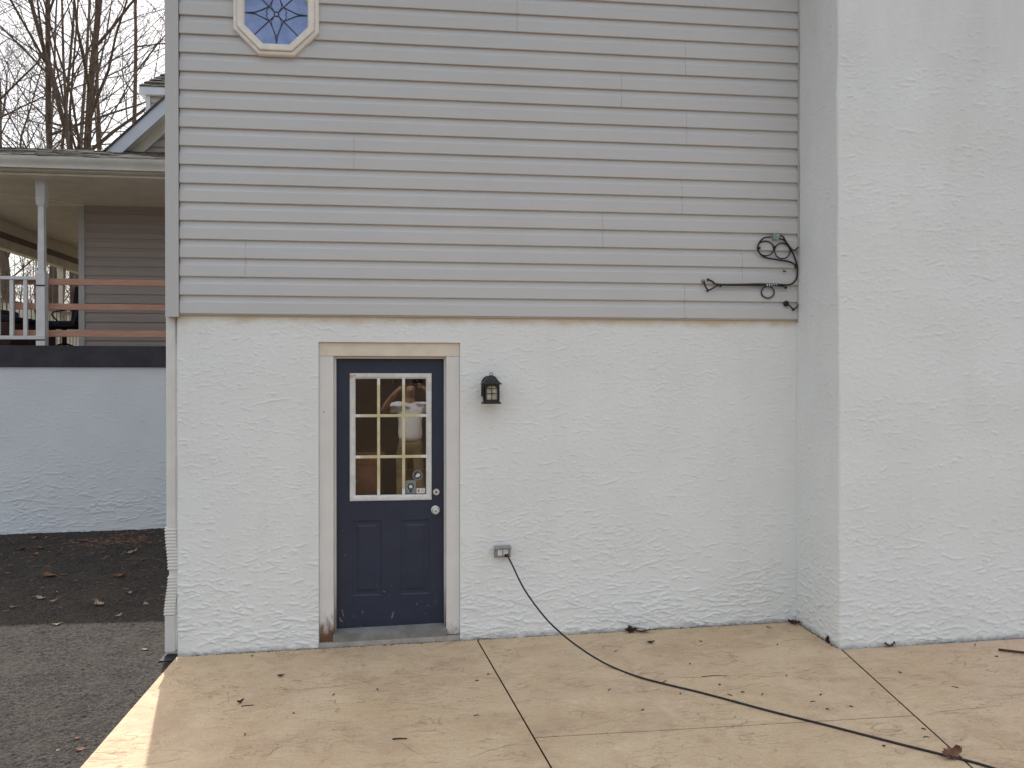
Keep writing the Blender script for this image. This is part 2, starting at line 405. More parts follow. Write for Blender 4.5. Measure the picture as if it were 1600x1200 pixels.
def ease(pts, n=6):
    out = []; P = [Vector(p) for p in pts]
    for i in range(len(P)-1):
        a, b_, c_, d_ = P[max(0,i-1)], P[i], P[i+1], P[min(len(P)-1,i+2)]
        for k in range(n):
            u = k/n
            out.append(.5*((2*b_)+(c_-a)*u+(2*a-5*b_+4*c_-d_)*u*u+(3*b_-a-3*c_+d_)*u**3))
    out.append(P[-1]); return out
def pz(x): return -.043 + .0185*x          # the patio's own fall


# ------------------------------------------------------------------ trowelled stucco: real relief, stroke by stroke
def trowel(us, zs, seed, base_z=None, per_m2=820, amp=1., lean=0., fine=1150):
    """height field (m) on the grid us x zs: lips left by the trowel, heavier towards the ground"""
    g = np.random.default_rng(seed); us = np.asarray(us); zs = np.asarray(zs)
    Hh = np.zeros((len(zs), len(us))); u0, u1, z0, z1 = us[0], us[-1], zs[0], zs[-1]
    n = int((u1-u0)*(z1-z0)*per_m2); nf = int((u1-u0)*(z1-z0)*fine)
    # strokes bunch in patches
    cu = g.uniform(u0, u1, max(6, n//9)); cz = g.uniform(z0, z1, max(6, n//9)); ca = g.lognormal(-.05, .5, len(cu))
    for k in range(n+nf):
        small = k >= n
        if g.random() < .70:
            c = g.integers(len(cu)); u = cu[c]+g.normal(0, .12); z = cz[c]+g.normal(0, .05); pa = ca[c]
        else: u = g.uniform(u0, u1); z = g.uniform(z0, z1); pa = .8
        hz = 1. if base_z is None else min(1., max(0., (z-base_z-.05)/.85)); low = 1-hz
        if base_z is not None and g.random() > .72+.28*low: continue
        L = min(.34, g.lognormal(-3.6+.80*low, .62)); A = g.lognormal(-.1, .5)*(.0027+.0040*low**1.3)*amp
        A *= pa
        A = min(A, .0048+.0045*low)
        if small: L = g.uniform(.010, .032); A = g.uniform(.0008, .0025)*amp
        ang = g.normal(lean, .16); curv = g.normal(0, 5.5)/(1+L*28); w = g.uniform(.005, .016)*(1+.7*low); flip = -1 if g.random() < .33 else 1
        ph = g.uniform(0, 6.28, 3); wl = np.array([g.uniform(.03, .08), g.uniform(.012, .03), g.uniform(.006, .012)]); wa = np.array([g.uniform(0, .006), g.uniform(0, .0035), g.uniform(0, .0022)])
        i0, i1 = np.searchsorted(us, [u-L, u+L]); R_ = L*abs(math.tan(ang))+.035+L*L*abs(curv)
        j0, j1 = np.searchsorted(zs, [z-R_, z+R_])
        if i1-i0 < 2 or j1-j0 < 2: continue
        x = us[i0:i1]-u; zc = z+x*math.tan(ang)+curv*x*x
        for q in range(3): zc = zc+wa[q]*np.sin(x/wl[q]*6.28*.35+ph[q])
        tp = np.clip(1-(np.abs(x)/(L*.55))**2, 0, 1)**.6
        d = (zs[j0:j1, None]-zc[None, :])*flip
        e = np.clip((d+.003)/.0045, 0, 1); e = e*e*(3-2*e)
        f = np.clip(1-np.maximum(d-.0025, 0)/w, 0, 1)**1.6
        h = A*tp[None, :]*e*f
        blk = Hh[j0:j1, i0:i1]; np.maximum(blk, h, out=h); Hh[j0:j1, i0:i1] = .65*h+.35*(blk+A*tp[None, :]*e*f)
    # slow unevenness of the coat
    for q in range(14):
        a, b_, p_ = g.normal(0, 5), g.normal(0, 5), g.uniform(0, 6.28)
        Hh += .0007*np.sin(us[None, :]*a+zs[:, None]*b_+p_)
    return Hh
def relief_mesh(name, P, mask=None, skirt=None):
    """P[nz,nu,3] grid of points; mask[nz-1,nu-1] keeps cells; skirt = offset for the open edges"""
    nz, nu = P.shape[:2]; idx = np.arange(nz*nu).reshape(nz, nu)
    if mask is None: mask = np.ones((nz-1, nu-1), bool)
    q = np.stack([idx[:-1, :-1], idx[:-1, 1:], idx[1:, 1:], idx[1:, :-1]], -1); F = [q[mask]]
    V = [P.reshape(-1, 3)]
    if skirt is not None:
        V.append(V[0]+np.array(skirt)); N = nz*nu; m = np.pad(mask, 1)
        c = m[1:-1, 1:-1]
        for nb, (a, b_) in ((m[:-2, 1:-1], (0, 1)), (m[1:-1, 2:], (1, 2)), (m[2:, 1:-1], (2, 3)), (m[1:-1, :-2], (3, 0))):
            e = q[c & ~nb]; F.append(np.stack([e[:, b_], e[:, a], e[:, a]+N, e[:, b_]+N], -1))
    V = np.concatenate(V); F = np.concatenate(F).astype(np.int32)
    me = bpy.data.meshes.new(name); me.vertices.add(len(V)); me.vertices.foreach_set('co', V.astype(np.float32).ravel())
    me.loops.add(F.size); me.loops.foreach_set('vertex_index', F.ravel()); me.polygons.add(len(F)); me.polygons.foreach_set('loop_start', np.arange(len(F), dtype=np.int32)*4)
    me.polygons.foreach_set('use_smooth', np.ones(len(F), bool)); me.update(calc_edges=True); return me
def stepgrid(brk, d):
    out = [brk[0]]
    for a, b_ in zip(brk[:-1], brk[1:]): n = max(1, round((b_-a)/d)); out += [a+(b_-a)*k/n for k in range(1, n+1)]
    return np.array(out)
def relief_obj(name, me, mat, parent):
    o = wloc(parent); n = len(me.vertices); c = np.empty(n*3, np.float32); me.vertices.foreach_get('co', c)
    c = c.reshape(-1, 3)-np.array(o[:], np.float32); me.vertices.foreach_set('co', c.ravel()); me.materials.append(mat); me.update()
    return link(name, me, parent, o)

# ------------------------------------------------------------------ ground, driveway, patio
def sheet(name, mat, fz, xs, ys):
    mb = MB(); nx = len(xs)
    for y in ys:
        for x in xs: mb.v.append((x, y, fz(x, y)))
    for j in range(len(ys)-1):
        for i in range(nx-1):
            a = j*nx+i; mb.f.append((a, a+1, a+nx+1, a+nx)); mb.mi.append(0)
    return obj(name, mb, mat, smooth=60, fix=False)
def sm(a, b, v):
    q = min(1, max(0, (v-a)/(b-a))); return q*q*(3-2*q)
def gz(x, y):
    back = 2.3*sm(6.5, 16, y) + .045*max(0, y-16)
    front = 1.2*sm(-14, -30, y) + .04*max(0, -30-y)
    return -.24 + back + front
span = lambda a, b, n: [a+(b-a)*i/n for i in range(n+1)]
tag(sheet('ground', M['litter'], gz, span(-260, 260, 52), sorted(set(span(-250, -30, 11)+span(-30, 30, 60)+span(30, 300, 14)))), None, kind='structure')
def dz(x, y): return -.088 + .030*max(y, 0) + .020*(x+1.65)*sm(0, 4, y) + .004*math.sin(x*1.7+y) - .01*sm(0, -3, y)
xd = np.concatenate([np.linspace(-9, -5.2, 20), stepgrid([-5.2, -1.62], .016)[1:]]); yd = np.concatenate([np.linspace(-9, -2.6, 30), stepgrid([-2.6, 2.2], .015)[1:], stepgrid([2.2, 4.56], .03)[1:]])
gd = np.random.default_rng(12); rg = np.zeros((len(yd), len(xd)))
for oct_, am in ((1, .0030), (2, .0034), (5, .0026), (14, .003)):
    q = gd.normal(0, 1, (len(yd)//oct_+3, len(xd)//oct_+3)); a = np.arange(len(yd))/oct_; b = np.arange(len(xd))/oct_
    ia, ib = a.astype(int), b.astype(int); fa, fb = (a-ia)[:, None], (b-ib)[None, :]
    rg += am*((q[ia][:, ib]*(1-fa)+q[ia+1][:, ib]*fa)*(1-fb)+(q[ia][:, ib+1]*(1-fa)+q[ia+1][:, ib+1]*fa)*fb)*.6
base_ = np.array([[dz(float(x), float(y)) for x in xd] for y in yd])
me = relief_mesh('driveway', np.stack([*np.meshgrid(xd, yd), base_+np.clip(rg, -.012, .010)], -1)); me.materials.append(M['asphalt'])
me.polygons.foreach_set('use_smooth', np.zeros(len(me.polygons), bool))
tag(link('driveway', me), None, kind='structure')

def inset(poly, d):
    n = len(poly); out = []
    for i in range(n):
        p0, p1, p2 = Vector(poly[i-1]), Vector(poly[i]), Vector(poly[(i+1) % n])
        a, b = (p1-p0).normalized(), (p2-p1).normalized()
        na, nb = Vector((-a.y, a.x)), Vector((-b.y, b.x))
        m = (na+nb).normalized(); out.append(p1 + m*(d/max(.3, m.dot(na))))
    return out
patio_bed = MB().box(-1.625, 7.0, -7.0, .1, -.4, -.085)
patio_bed = MB().add([(-1.628,-7,pz(-1.628)-.045),(7,-7,pz(7)-.045),(7,.15,pz(7)-.045),(-1.628,.15,pz(-1.628)-.045),
                      (-1.628,-7,-.4),(7,-7,-.4),(7,.15,-.4),(-1.628,.15,-.4)],
                     [(0,1,2,3),(7,6,5,4),(0,4,5,1),(1,5,6,2),(2,6,7,3),(3,7,4,0)])
patio = tag(obj('patio', patio_bed, M['joint']), None, kind='structure')
j1 = lambda y: .424 + (.041-y)*.108
j2 = lambda y: 2.834 + (y+.573)*.157
cx = lambda x: -1.587 - (x-.612)*.03
wallY = .022
polys = [
    [(-1.636,-7.0),(j1(-7.0),-7.0),(j1(wallY),wallY),(-1.636,wallY)],
    [(j1(cx(.6)),cx(.6)),(j2(-1.65),cx(2.7)),(j2(-.575),-.575),(2.813,-.56),(2.813,wallY),(j1(wallY),wallY)],
    [(j1(-7.0),-7.0),(j2(-7.0),-7.0),(j2(-1.65),cx(2.7)),(j1(cx(.6)),cx(.6))],
    [(j2(-7.0),-7.0),(7.0,-7.0),(7.0,-.61),(2.84,-.61),(j2(-.575),-.59)],
]
for pl in polys:
    mb = MB(); L = []
    for d, dzz in ((.0042, -.13), (.0042, -.003), (.0062, 0.)):
        q = inset(pl, d); L.append([(p.x, p.y, pz(p.x)+dzz) for p in q])
    mb.loops(L[:2], mi=1); mb.loops(L[1:], False, True)
    obj('slab', mb, [M['patio'], M['joint']], patio)

CRACKS = [[[-0.873,-0.676],[-0.736,-0.724],[-0.625,-0.717],[-0.496,-0.712],[-0.367,-0.685],[-0.271,-0.634],[-0.198,-0.577]],[[-1.134,-0.688],[-1.102,-0.805],[-1.092,-0.937]],[[-1.146,-0.901],[-1.109,-0.845]],[[-1.471,-0.469],[-1.449,-0.398],[-1.415,-0.371]],[[-1.383,-1.592],[-1.311,-1.581],[-1.225,-1.569],[-1.164,-1.536]],[[-1.295,-0.484],[-1.243,-0.461],[-1.211,-0.42]],[[-0.14,-0.539],[-0.019,-0.593],[0.149,-0.682]],[[-0.085,-1.533],[-0.029,-1.633],[0.025,-1.686]],[[0.25,-1.765],[0.363,-1.696],[0.477,-1.654]],[[0.018,-1.812],[0.051,-1.776],[0.103,-1.792]],[[1.554,-0.881],[1.657,-0.925],[1.822,-0.935]],[[2.042,-0.954],[2.09,-0.98],[2.236,-0.996]],[[1.55,-1.908],[1.526,-2.014]],[[2.715,-1.654],[2.86,-1.622],[3.083,-1.615],[3.207,-1.618]],[[2.505,-0.391],[2.673,-0.364],[2.753,-0.435]],[[3.379,-0.936],[3.331,-1.023]],[[1.605,-1.299],[1.679,-1.348],[1.802,-1.35]]]
crk = MB(); rc_ = random.Random(17)
for line in CRACKS:
    pts = ease([(x, y, pz(x)+.0006) for x, y in line], 5); wv = rc_.uniform(.0012, .0026)
    L = []
    for k, p in enumerate(pts):
        tp = wv*(.35+.65*math.sin(math.pi*min(1, max(0, k/(len(pts)-1)))))*rc_.uniform(.5, 1.3); jx, jy = rc_.uniform(-.004, .004), rc_.uniform(-.004, .004)
        L.append([(p[0]+jx, p[1]+jy-tp, p[2]), (p[0]+jx+tp*.3, p[1]+jy+tp, p[2])])
    crk.loops(L, closed=False)
obj('surface_crack', crk, M['crack'], patio, fix=False)

# ------------------------------------------------------------------ the house with the navy door
house = thing('house', 'house with grey lap siding over white stucco and a navy door', 'house', (-1.63, .03, 0))
YF = .03                                   # stucco face
us = stepgrid([-1.63, -.682, .304, 2.835], .0052); zs = stepgrid([-.14, 2.081, 2.36], .0052)
hh = trowel(us, zs, 21, base_z=0.)
uu, zz_ = np.meshgrid(us, zs)
ed = np.clip((uu+1.63)/.012, 0, 1)                                    # the arris at the corner is slightly eased
P_ = np.stack([uu, YF-hh+.006*(1-ed)**2, zz_], -1)
msk = ~(((uu[:-1, :-1] > -.6825) & (uu[:-1, :-1] < .3035)) & (zz_[:-1, :-1] < 2.0805))
relief_obj('stucco_wall', relief_mesh('stucco_wall', P_, msk, (0, .03, 0)), M['stucco'], house)
W_ = MB().plate([-1.626, -.684, .306, 9.0], [-.5, 2.083, 2.4], {(1, 0)}, YF+.012, .28)
obj('wall_core', W_, M['stucco'], house)
W_ = MB().box(-1.63, -1.38, .2815, 4.48, -.5, 2.4); obj('side_wall', W_, M['stucco'], house)
H = .127; ZB = 2.27; NP = 14
upper = MB().box(-1.60, 8.97, .034, 4.47, ZB+.14, ZB+H*2*NP-.005)
obj('upper_storey', upper, M['siding'], house)
prof = [(.022, .004), (.0015, .0), (-.001, .004), (.0008, .60*H), (.0030, .615*H), (.0095, .685*H), (.0135, .77*H), (.0152, .86*H), (.0158, H+.004)]
def siding_run(name, x0, x1, z0, nc, yf, mat, parent, proud=0.):
    mb = MB()
    for c in range(nc):
        zb = z0+c*H
        L = [[(x0, yf+y-proud, zb+z), (x1, yf+y-proud, zb+z)] for y, z in prof]
        mb.loops(L, closed=False)
        for s_, xx in ((0, x0), (1, x1)):
            fr = [(xx, yf+y-proud, zb+z) for y, z in prof]
            mb.loops([fr, [(xx, yf+.02, p[2]) for p in fr]], closed=False)
    return obj(name, mb, mat, parent, smooth=14)
seams = [[1.947], [-1.171, 2.387], [1.335], [1.927], [-.436], [1.961], [1.472], [1.951], [.71], [2.1], [-.2], [1.6], [.9], [2.2]]
for k in range(NP):
    xs = [-1.603]+seams[k]+[2.816]
    for i in range(len(xs)-1):
        x0 = xs[i]+(0.0008 if i else 0); x1 = xs[i+1]-(0.0008 if i < len(xs)-2 else 0)
        siding_run('siding_panel', x0, x1, ZB+2*k*H, 2, 0, M['siding'], house)
    siding_run('siding_panel', 5.25, 8.98, ZB+2*k*H, 2, 0, M['siding'], house)
ZT = ZB+2*NP*H
cb = MB().loops([[(-1.692, -.014, z), (-1.606, -.014, z), (-1.606, .0, z), (-1.662, .02, z), (-1.662, .09, z), (-1.692, .09, z)] for z in (2.246, ZT)], True, True)
obj('corner_board', cb, M['siding_trim'], house)
sidebase = MB().box(-1.66, -1.605, .092, 4.46, ZB, ZT); obj('side_siding', sidebase, M['siding'], house)
jc = MB().box(2.8165, 2.820, -.012, .03, 2.243, ZT).box(2.8205, 2.832, -.004, .03, 2.243, ZT).box(2.8145, 2.8165, -.013, -.006, 2.243, 3.73)
obj('channel_trim', jc, M['siding_trim'], house)
st = MB().box(-1.604, 2.813, .010, .032, 2.262, 2.278); obj('starter_strip', st, M['siding_trim'], house)
# roof (out of frame, throws the shade the patio stands in)
rf = MB()
rf.add([(-2.0,-.45,ZT),(9.4,-.45,ZT),(9.4,2.2,ZT+1.5),(-2.0,2.2,ZT+1.5),(9.4,4.9,ZT),(-2.0,4.9,ZT)], [(0,1,2,3),(3,2,4,5)])
rf.add([(-2.0,-.45,ZT-.16),(9.4,-.45,ZT-.16),(9.4,4.9,ZT-.16),(-2.0,4.9,ZT-.16),(-2,-.45,ZT),(9.4,-.45,ZT),(9.4,4.9,ZT),(-2,4.9,ZT)], [(3,2,1,0),(0,1,5,4),(1,2,6,5),(2,3,7,6),(3,0,4,7)])
rf.add([(-2.0,-.45,ZT),(-2.0,4.9,ZT),(-2.0,2.2,ZT+1.5),(9.4,-.45,ZT),(9.4,4.9,ZT),(9.4,2.2,ZT+1.5)], [(0,2,1),(3,4,5)])
obj('roof', rf, M['shingle'], house, fix=False)
# chimney stack: rounded, slightly wandering arris
ss = np.concatenate([stepgrid([0, .55], .0065), .55+stepgrid([0, .055], .0040)[1:], .605+stepgrid([0, 1.62], .0065)[1:], 2.225+stepgrid([0, .75], .03)[1:]])
zc_ = stepgrid([-.1, 4.9], .0065)
hc = trowel(ss, zc_, 33, base_z=0., per_m2=820, amp=.95)
hc[:, ss < .585] += trowel(ss[ss < .585], zc_, 35, base_z=0., per_m2=300, amp=1.0, lean=.5)
S_, Zc = np.meshgrid(ss, zc_)
ty = -.577+.0105*(Zc-2.2)+.0025*np.sin(Zc*3.1)+.0015*np.sin(Zc*9.7+1)   # front face, leaning a touch and never quite straight
rad = .014; la = .029-(ty+rad); arc = rad*math.pi/2
x_ = np.where(S_ < la, 2.822, np.where(S_ < la+arc, 2.822+rad-rad*np.cos(np.clip((S_-la)/rad, 0, 1.5708)), 2.822+rad+S_-la-arc))
y_ = np.where(S_ < la, .029-S_, np.where(S_ < la+arc, ty+rad-rad*np.sin(np.clip((S_-la)/rad, 0, 1.5708)), ty))
an_ = np.clip((S_-la)/rad, 0, 1.5708)
P_ = np.stack([x_-np.cos(an_)*hc, y_-np.sin(an_)*hc, Zc], -1)
relief_obj('chimney', relief_mesh('chimney', P_), M['stucco_stack'], house)
obj('chimney_core', MB().box(2.832, 5.19, -.555, .029, -.4, 4.89).box(2.826, 5.19, -.552, .029, 4.892, 8.6), M['stucco_stack'], house)

# octagon window
CX, CZ = -.9575, 4.331
octs = lambda ap, y: [(CX+ap/math.cos(math.pi/8)*math.cos(math.pi/8+k*math.pi/4), y, CZ+ap/math.cos(math.pi/8)*math.sin(math.pi/8+k*math.pi/4)) for k in range(8)]
ow = MB().loops([octs(a, y) for a, y in [(.286,.012),(.286,-.018),(.279,-.025),(.262,-.026),(.260,-.022),(.2585,-.022),(.257,-.038),(.252,-.041),(.222,-.041),(.212,-.030),(.2085,-.008)]])
own = obj('octagon_window', ow, M['frame_cream'], house, smooth=30)
obj('pane', MB().loops([octs(.2086, -.010), octs(.2086, -.006)], True, True), M['painted_sky_glass'], own)
Y0 = -.012
def P2(a, b): return (CX+a, Y0, CZ+b)
cm_ = MB(); ring = [P2(.016*math.cos(k*math.pi/6), .016*math.sin(k*math.pi/6)) for k in range(12)]
cm_.tube(ring, .0035, 6, True)
for sx in (1, -1):
    for sz in (1, -1):
        cm_.tube([P2(sx*.012, sz*.012), P2(sx*.062, sz*.062), P2(sx*.108, sz*.108), P2(sx*.147, sz*.147)], .0034, 6)
        cm_.tube([P2(sx*.045, sz*.05), P2(sx*.09, sz*.028), P2(sx*.14, sz*.006), P2(sx*.207, 0)], .0034, 6)
        cm_.tube([P2(sx*.05, sz*.045), P2(sx*.028, sz*.09), P2(sx*.006, sz*.15), P2(0, sz*.207)], .0034, 6)
        cm_.tube([P2(sx*.012, sz*.012), P2(sx*.035, sz*.052), P2(sx*.026, sz*.1), P2(sx*.002, sz*.152)], .0024, 5)
        cm_.tube([P2(sx*.05, sz*.05), P2(sx*.07, sz*.012), P2(sx*.058, 0)], .0024, 5)
obj('came', cm_, M['came'], own, smooth=50)

# door case
b = MB().box(-.681, -.582, .052, .16, -.03, 1.9845, .003); obj('casing', b, M['casing'], house)
b = MB().box(.207, .303, .052, .16, .0, 1.9845, .003); obj('casing', b, M['casing_right'], house)
b = MB().box(-.6812, .3032, .049, .16, 1.985, 2.0805, .003); obj('door_head', b, M['casing_head_shaded'], house)
b = MB().box(-.5815, -.567, .075, .135, .03, 1.984, .002).box(.192, .2065, .075, .135, .03, 1.984, .002).box(-.5665, .1915, .075, .135, 1.969, 1.984, .002)
obj('door_stop', b, M['door_stop'], house)
b = MB().loops([[(x, .03+.002, -.03-.0+.018*0), (x, .03+.002, .018), (x, .118, .047), (x, .30, .047), (x, .30, -.03)] for x in (-.585, .21)], True, True)
for i, v in enumerate(b.v): b.v[i] = (v[0], v[1], v[2]+.016*(v[0]+.585)/.795)
obj('door_sill', b, M['sill'], house)
b = MB()
b.add([(-.680,.0275,-.065),(.302,.0275,-.045),(.302,.0275,-.003),(-.680,.0275,-.024),(-.680,.3,-.065),(.302,.3,-.045),(.302,.3,-.003),(-.680,.3,-.024)],[(0,1,2,3),(7,6,5,4),(3,2,6,7),(0,4,5,1),(1,5,6,2),(0,3,7,4)])
obj('sill_strip', b, M['sill_strip'], house)

# door slab, 9-light, two raised panels
DX0, DX1, DZ0, DZ1, DY = -.566, .1915, .052, 1.968, .125
lx0, lx1, lz0, lz1 = -.470, .099, .962, 1.858
px = [-.460, -.252, -.117, .091]; pz0, pz1 = .275, .813
xs = [DX0, lx0, px[0], px[1], px[2], px[3], lx1, DX1]; zs = [DZ0, pz0, pz1, lz0, lz1, DZ1]
holes = {(2,1),(4,1)} | {(i,3) for i in (1,2,3,4,5)}
b = MB().plate(xs, zs, holes, DY, DY+.043)
for a, c in ((px[0], px[1]), (px[2], px[3])):
    rect = lambda d, y: [(a+d, y, pz0+d), (c-d, y, pz0+d), (c-d, y, pz1-d), (a+d, y, pz1-d)]
    b.loops([rect(0, DY), rect(.010, DY+.005), rect(.030, DY+.0055), rect(.046, DY+.001), rect(.049, DY+.001)], False, True)
door = obj('door', b, M['navy'], house)
rect = lambda d, y: [(lx0-.006+d, y, lz0-.008+d), (lx1+.006-d, y, lz0-.008+d), (lx1+.006-d, y, lz1+.008-d), (lx0-.006+d, y, lz1+.008-d)]
b = MB().loops([rect(0, DY-.0005), rect(.001, DY-.011), rect(.006, DY-.015), rect(.026, DY-.015), rect(.033, DY-.010), rect(.040, DY-.004), rect(.040, DY+.014)])
obj('window_frame', b, M['lite_frame'], door, smooth=20)
gx0, gx1, gz0, gz1 = lx0+.034, lx1-.034, lz0+.032, lz1-.032
mx = (-.2725, -.0955); mz = (1.268, 1.562)
for x in mx: obj('muntin', MB().box(x-.0105, x+.0105, DY-.010, DY+.004, gz0-.004, gz1+.004, .003), M['muntin'], door)
for z in mz: obj('muntin', MB().box(gx0-.004, gx1+.004, DY-.0085, DY+.0035, z-.0105, z+.0105, .003), M['muntin'], door)
ex = [gx0-.004, mx[0], mx[1], gx1+.004]; ez = [gz0-.004, mz[0], mz[1], gz1+.004]
for i in range(3):
    for j in range(3):
        obj('pane', MB().box(ex[i]+.0005, ex[i+1]-.0005, DY+.006, DY+.009, ez[j]+.0005, ez[j+1]-.0005), M['glass'], door)
b = MB().lathe((.138, DY, 1.010), (0,-1,0), [(0,.024),(.006,.0245),(.010,.022),(.014,.021)], 24).lathe((.138, DY-.0142, 1.010), (0,-1,0), [(0,.009),(.002,.009)], 14, mi=1)
obj('deadbolt', b, [M['steel'], M['brass_dark']], door, smooth=40)
b = MB().lathe((.132, DY, .880), (0,-1,0), [(0,.031),(.004,.032),(.008,.028),(.010,.013),(.022,.012),(.028,.020),(.034,.0255),(.044,.0265),(.052,.022),(.0545,.013),(.055,.001)], 28).lathe((.132, DY-.0552, .880), (0,-1,0), [(0,.006),(.001,.006)], 12, mi=1)
obj('door_knob', b, [M['steel'], M['brass_dark']], door, smooth=40)
# stickers inside the low right light
ys = DY+.0052
def disc(mb, x, z, r0, r1, y, mi, n=24):
    o = [(x+r1*math.cos(k*2*math.pi/n), y, z+r1*math.sin(k*2*math.pi/n)) for k in range(n)]
    if r0 > 0:
        i_ = [(x+r0*math.cos(k*2*math.pi/n), y, z+r0*math.sin(k*2*math.pi/n)) for k in range(n)]; mb.loops([o, i_], mi=mi)
    else: mb.add(o, [tuple(range(n))], mi)
b = MB(); disc(b, .004, 1.132, .030, .036, ys, 0); disc(b, .004, 1.132, 0, .030, ys+.0002, 1)
b.add([(-.012,ys-.0002,1.122),(.0,ys-.0002,1.116),(.018,ys-.0002,1.122),(.024,ys-.0002,1.136),(.012,ys-.0002,1.146),(.002,ys-.0002,1.143),(-.006,ys-.0002,1.134)], [(0,1,2,3,4,5,6)], 2)
o = obj('round_sticker', b, [M['sticker_grey'], M['sticker_dark'], M['sticker_white']], door, fix=False); o['label'] = 'round ringed sticker with a pale shape on dark ground'
b = MB().add([(-.082,ys,1.001),(-.008,ys,1.001),(-.008,ys,1.095),(-.082,ys,1.095)], [(0,1,2,3)], 0)
disc(b, -.045, 1.050, .012, .024, ys-.0002, 1); disc(b, -.045, 1.050, 0, .012, ys-.0002, 2)
b.add([(-.058,ys-.0002,1.008),(-.032,ys-.0002,1.008),(-.036,ys-.0002,1.026),(-.054,ys-.0002,1.026)], [(0,1,2,3)], 1)
o = obj('square_sticker', b, [M['sticker_grey'], M['sticker_dark'], M['sticker_white']], door, fix=False); o['label'] = 'grey square sticker with a round emblem'
b = MB().add([(-.004,ys,1.001),(.058,ys,1.001),(.058,ys,1.038),(-.004,ys,1.038)], [(0,1,2,3)], 0)
b.add([(.002,ys-.0002,1.018),(.009,ys-.0002,1.014),(.010,ys-.0002,1.006),(.016,ys-.0002,1.006),(.016,ys-.0002,1.014),(.021,ys-.0002,1.020),(.015,ys-.0002,1.024),(.016,ys-.0002,1.032),(.010,ys-.0002,1.033),(.009,ys-.0002,1.025)], [tuple(range(10))], 1)
for k in range(3): b.add([(.026,ys-.0002,1.011+.009*k),(.053-.006*(k%2),ys-.0002,1.011+.009*k),(.053-.006*(k%2),ys-.0002,1.0135+.009*k),(.026,ys-.0002,1.0135+.009*k)], [(0,1,2,3)], 2)
o = obj('small_sticker', b, [M['sticker_white'], M['red'], M['sticker_grey']], door, fix=False); o['label'] = 'small white sticker with a red mark and print'
yt = DY-.0153
b = MB().box(-.474, -.454, yt-.0004, yt, 1.842, 1.850).box(-.474, -.468, yt-.0004, yt, 1.822, 1.8418).box(-.460, -.455, yt-.0004, yt, 1.826, 1.8418).box(-.450, -.430, yt-.0004, yt, 1.845, 1.851)
obj('tape', b, M['tape'], door)

for x, z, w2, h2, t2 in ((-.525,.155,.010,.055,.25),(-.545,.115,.012,.022,.2),(-.535,.10,.02,.010,.1),(-.175,.13,.010,.048,-.3),(-.235,.30,.012,.006,.1),(.075,.19,.012,.006,.2),(-.51,.57,.007,.012,0),(-.525,.745,.006,.006,0)):
    sc2 = MB().add([(x-w2/2-t2*h2/2, DY-.0006, z+h2/2), (x+w2/2-t2*h2/2, DY-.0006, z+h2/2*.9), (x+w2/2+t2*h2/2, DY-.0006, z-h2/2), (x-w2/3+t2*h2/2, DY-.0006, z-h2/2*.85)], [(0,1,2,3)])
    obj('scuff', sc2, M['scuff'], door, fix=False)

# room behind the door
b = MB().box(-1.37, -1.33, .29, 3.9, .0, 2.37).box(1.9, 1.94, .29, 3.9, .0, 2.37).box(-1.32, 1.89, 3.86, 3.9, .0, 2.37)
obj('room_wall', b, M['room'], house)
obj('room_floor', MB().box(-1.37, 1.94, .301, 3.9, -.05, .046), M['room_floor'], house)
obj('room_ceiling', MB().box(-1.37, 1.94, .29, 3.9, 2.372, 2.4), M['room'], house)
ds = thing('dresser', 'reddish wooden dresser standing indoors behind the door glass', 'dresser', (-.58, .62, .046))
DSY = -.24
obj('carcass', MB().box(-.90, -.27, .62+DSY, 1.1+DSY, .046, 1.24), M['redwood'], ds)
obj('top', MB().box(-.93, -.24, .59+DSY, 1.12+DSY, 1.242, 1.285, .006), M['redwood'], ds)
for k in range(4):
    d_ = obj('drawer', MB().box(-.87, -.30, .603+DSY, .619+DSY, .12+.275*k, .365+.275*k, .006), M['redwood'], ds)
    for x in (-.72, -.45): obj('knob', MB().lathe((x, .603+DSY, .245+.275*k), (0,-1,0), [(0,.008),(.012,.009),(.018,.016),(.026,.012)], 10), M['steel'], d_)
bx_ = thing('cardboard_box', 'tall tan cardboard box indoors behind the lower door glass', 'box', (.06, 1.0, .046))
obj('carton', MB().box(-.16, .26, .75, 1.2, .046, 1.05), M['carton'], bx_)
obj('flap', MB().add([(-.16,.75,1.052),(.26,.75,1.052),(.26,.60,1.12),(-.16,.60,1.12),(-.16,.75,1.056),(.26,.75,1.056),(.26,.602,1.124),(-.16,.602,1.124)], [(0,1,2,3),(4,7,6,5),(0,4,5,1),(2,6,7,3)]), M['carton'], bx_)

# ------------------------------------------------------------------ wall lantern
lan = thing('wall_lantern', 'black wall lantern with arched seeded glass beside the navy door', 'lantern', (.508, .03, 1.72))
yc = -.075; xc = .517
arch = lambda d, y: [(.507-.052+d, y, 1.70+d)] + [(.507-(.052-d)*math.cos(k*math.pi/10), y, 1.79+(.058-d)*math.sin(k*math.pi/10)) for k in range(11)] + [(.507+.052-d, y, 1.70+d)]
obj('back_plate', MB().loops([arch(0, .029), arch(0, .020), arch(.006, .014)], True, True), M['bronze'], lan, smooth=35)
obj('arm', MB().tube([(.507,.018,1.80),(.512,-.02,1.822),(xc,yc,1.830)], .008, 8), M['bronze'], lan, smooth=50)
hw = .054
sq = lambda h, z, bow=0: [(xc-h, yc-h, z), (xc, yc-h-bow, z), (xc+h, yc-h, z), (xc+h+bow, yc, z), (xc+h, yc+h, z), (xc, yc+h+bow, z), (xc-h, yc+h, z), (xc-h-bow, yc, z)]
rfp = [(.070,1.786),(.071,1.790),(.060,1.798),(.050,1.808),(.040,1.822),(.033,1.834),(.025,1.843),(.012,1.849),(.006,1.851)]
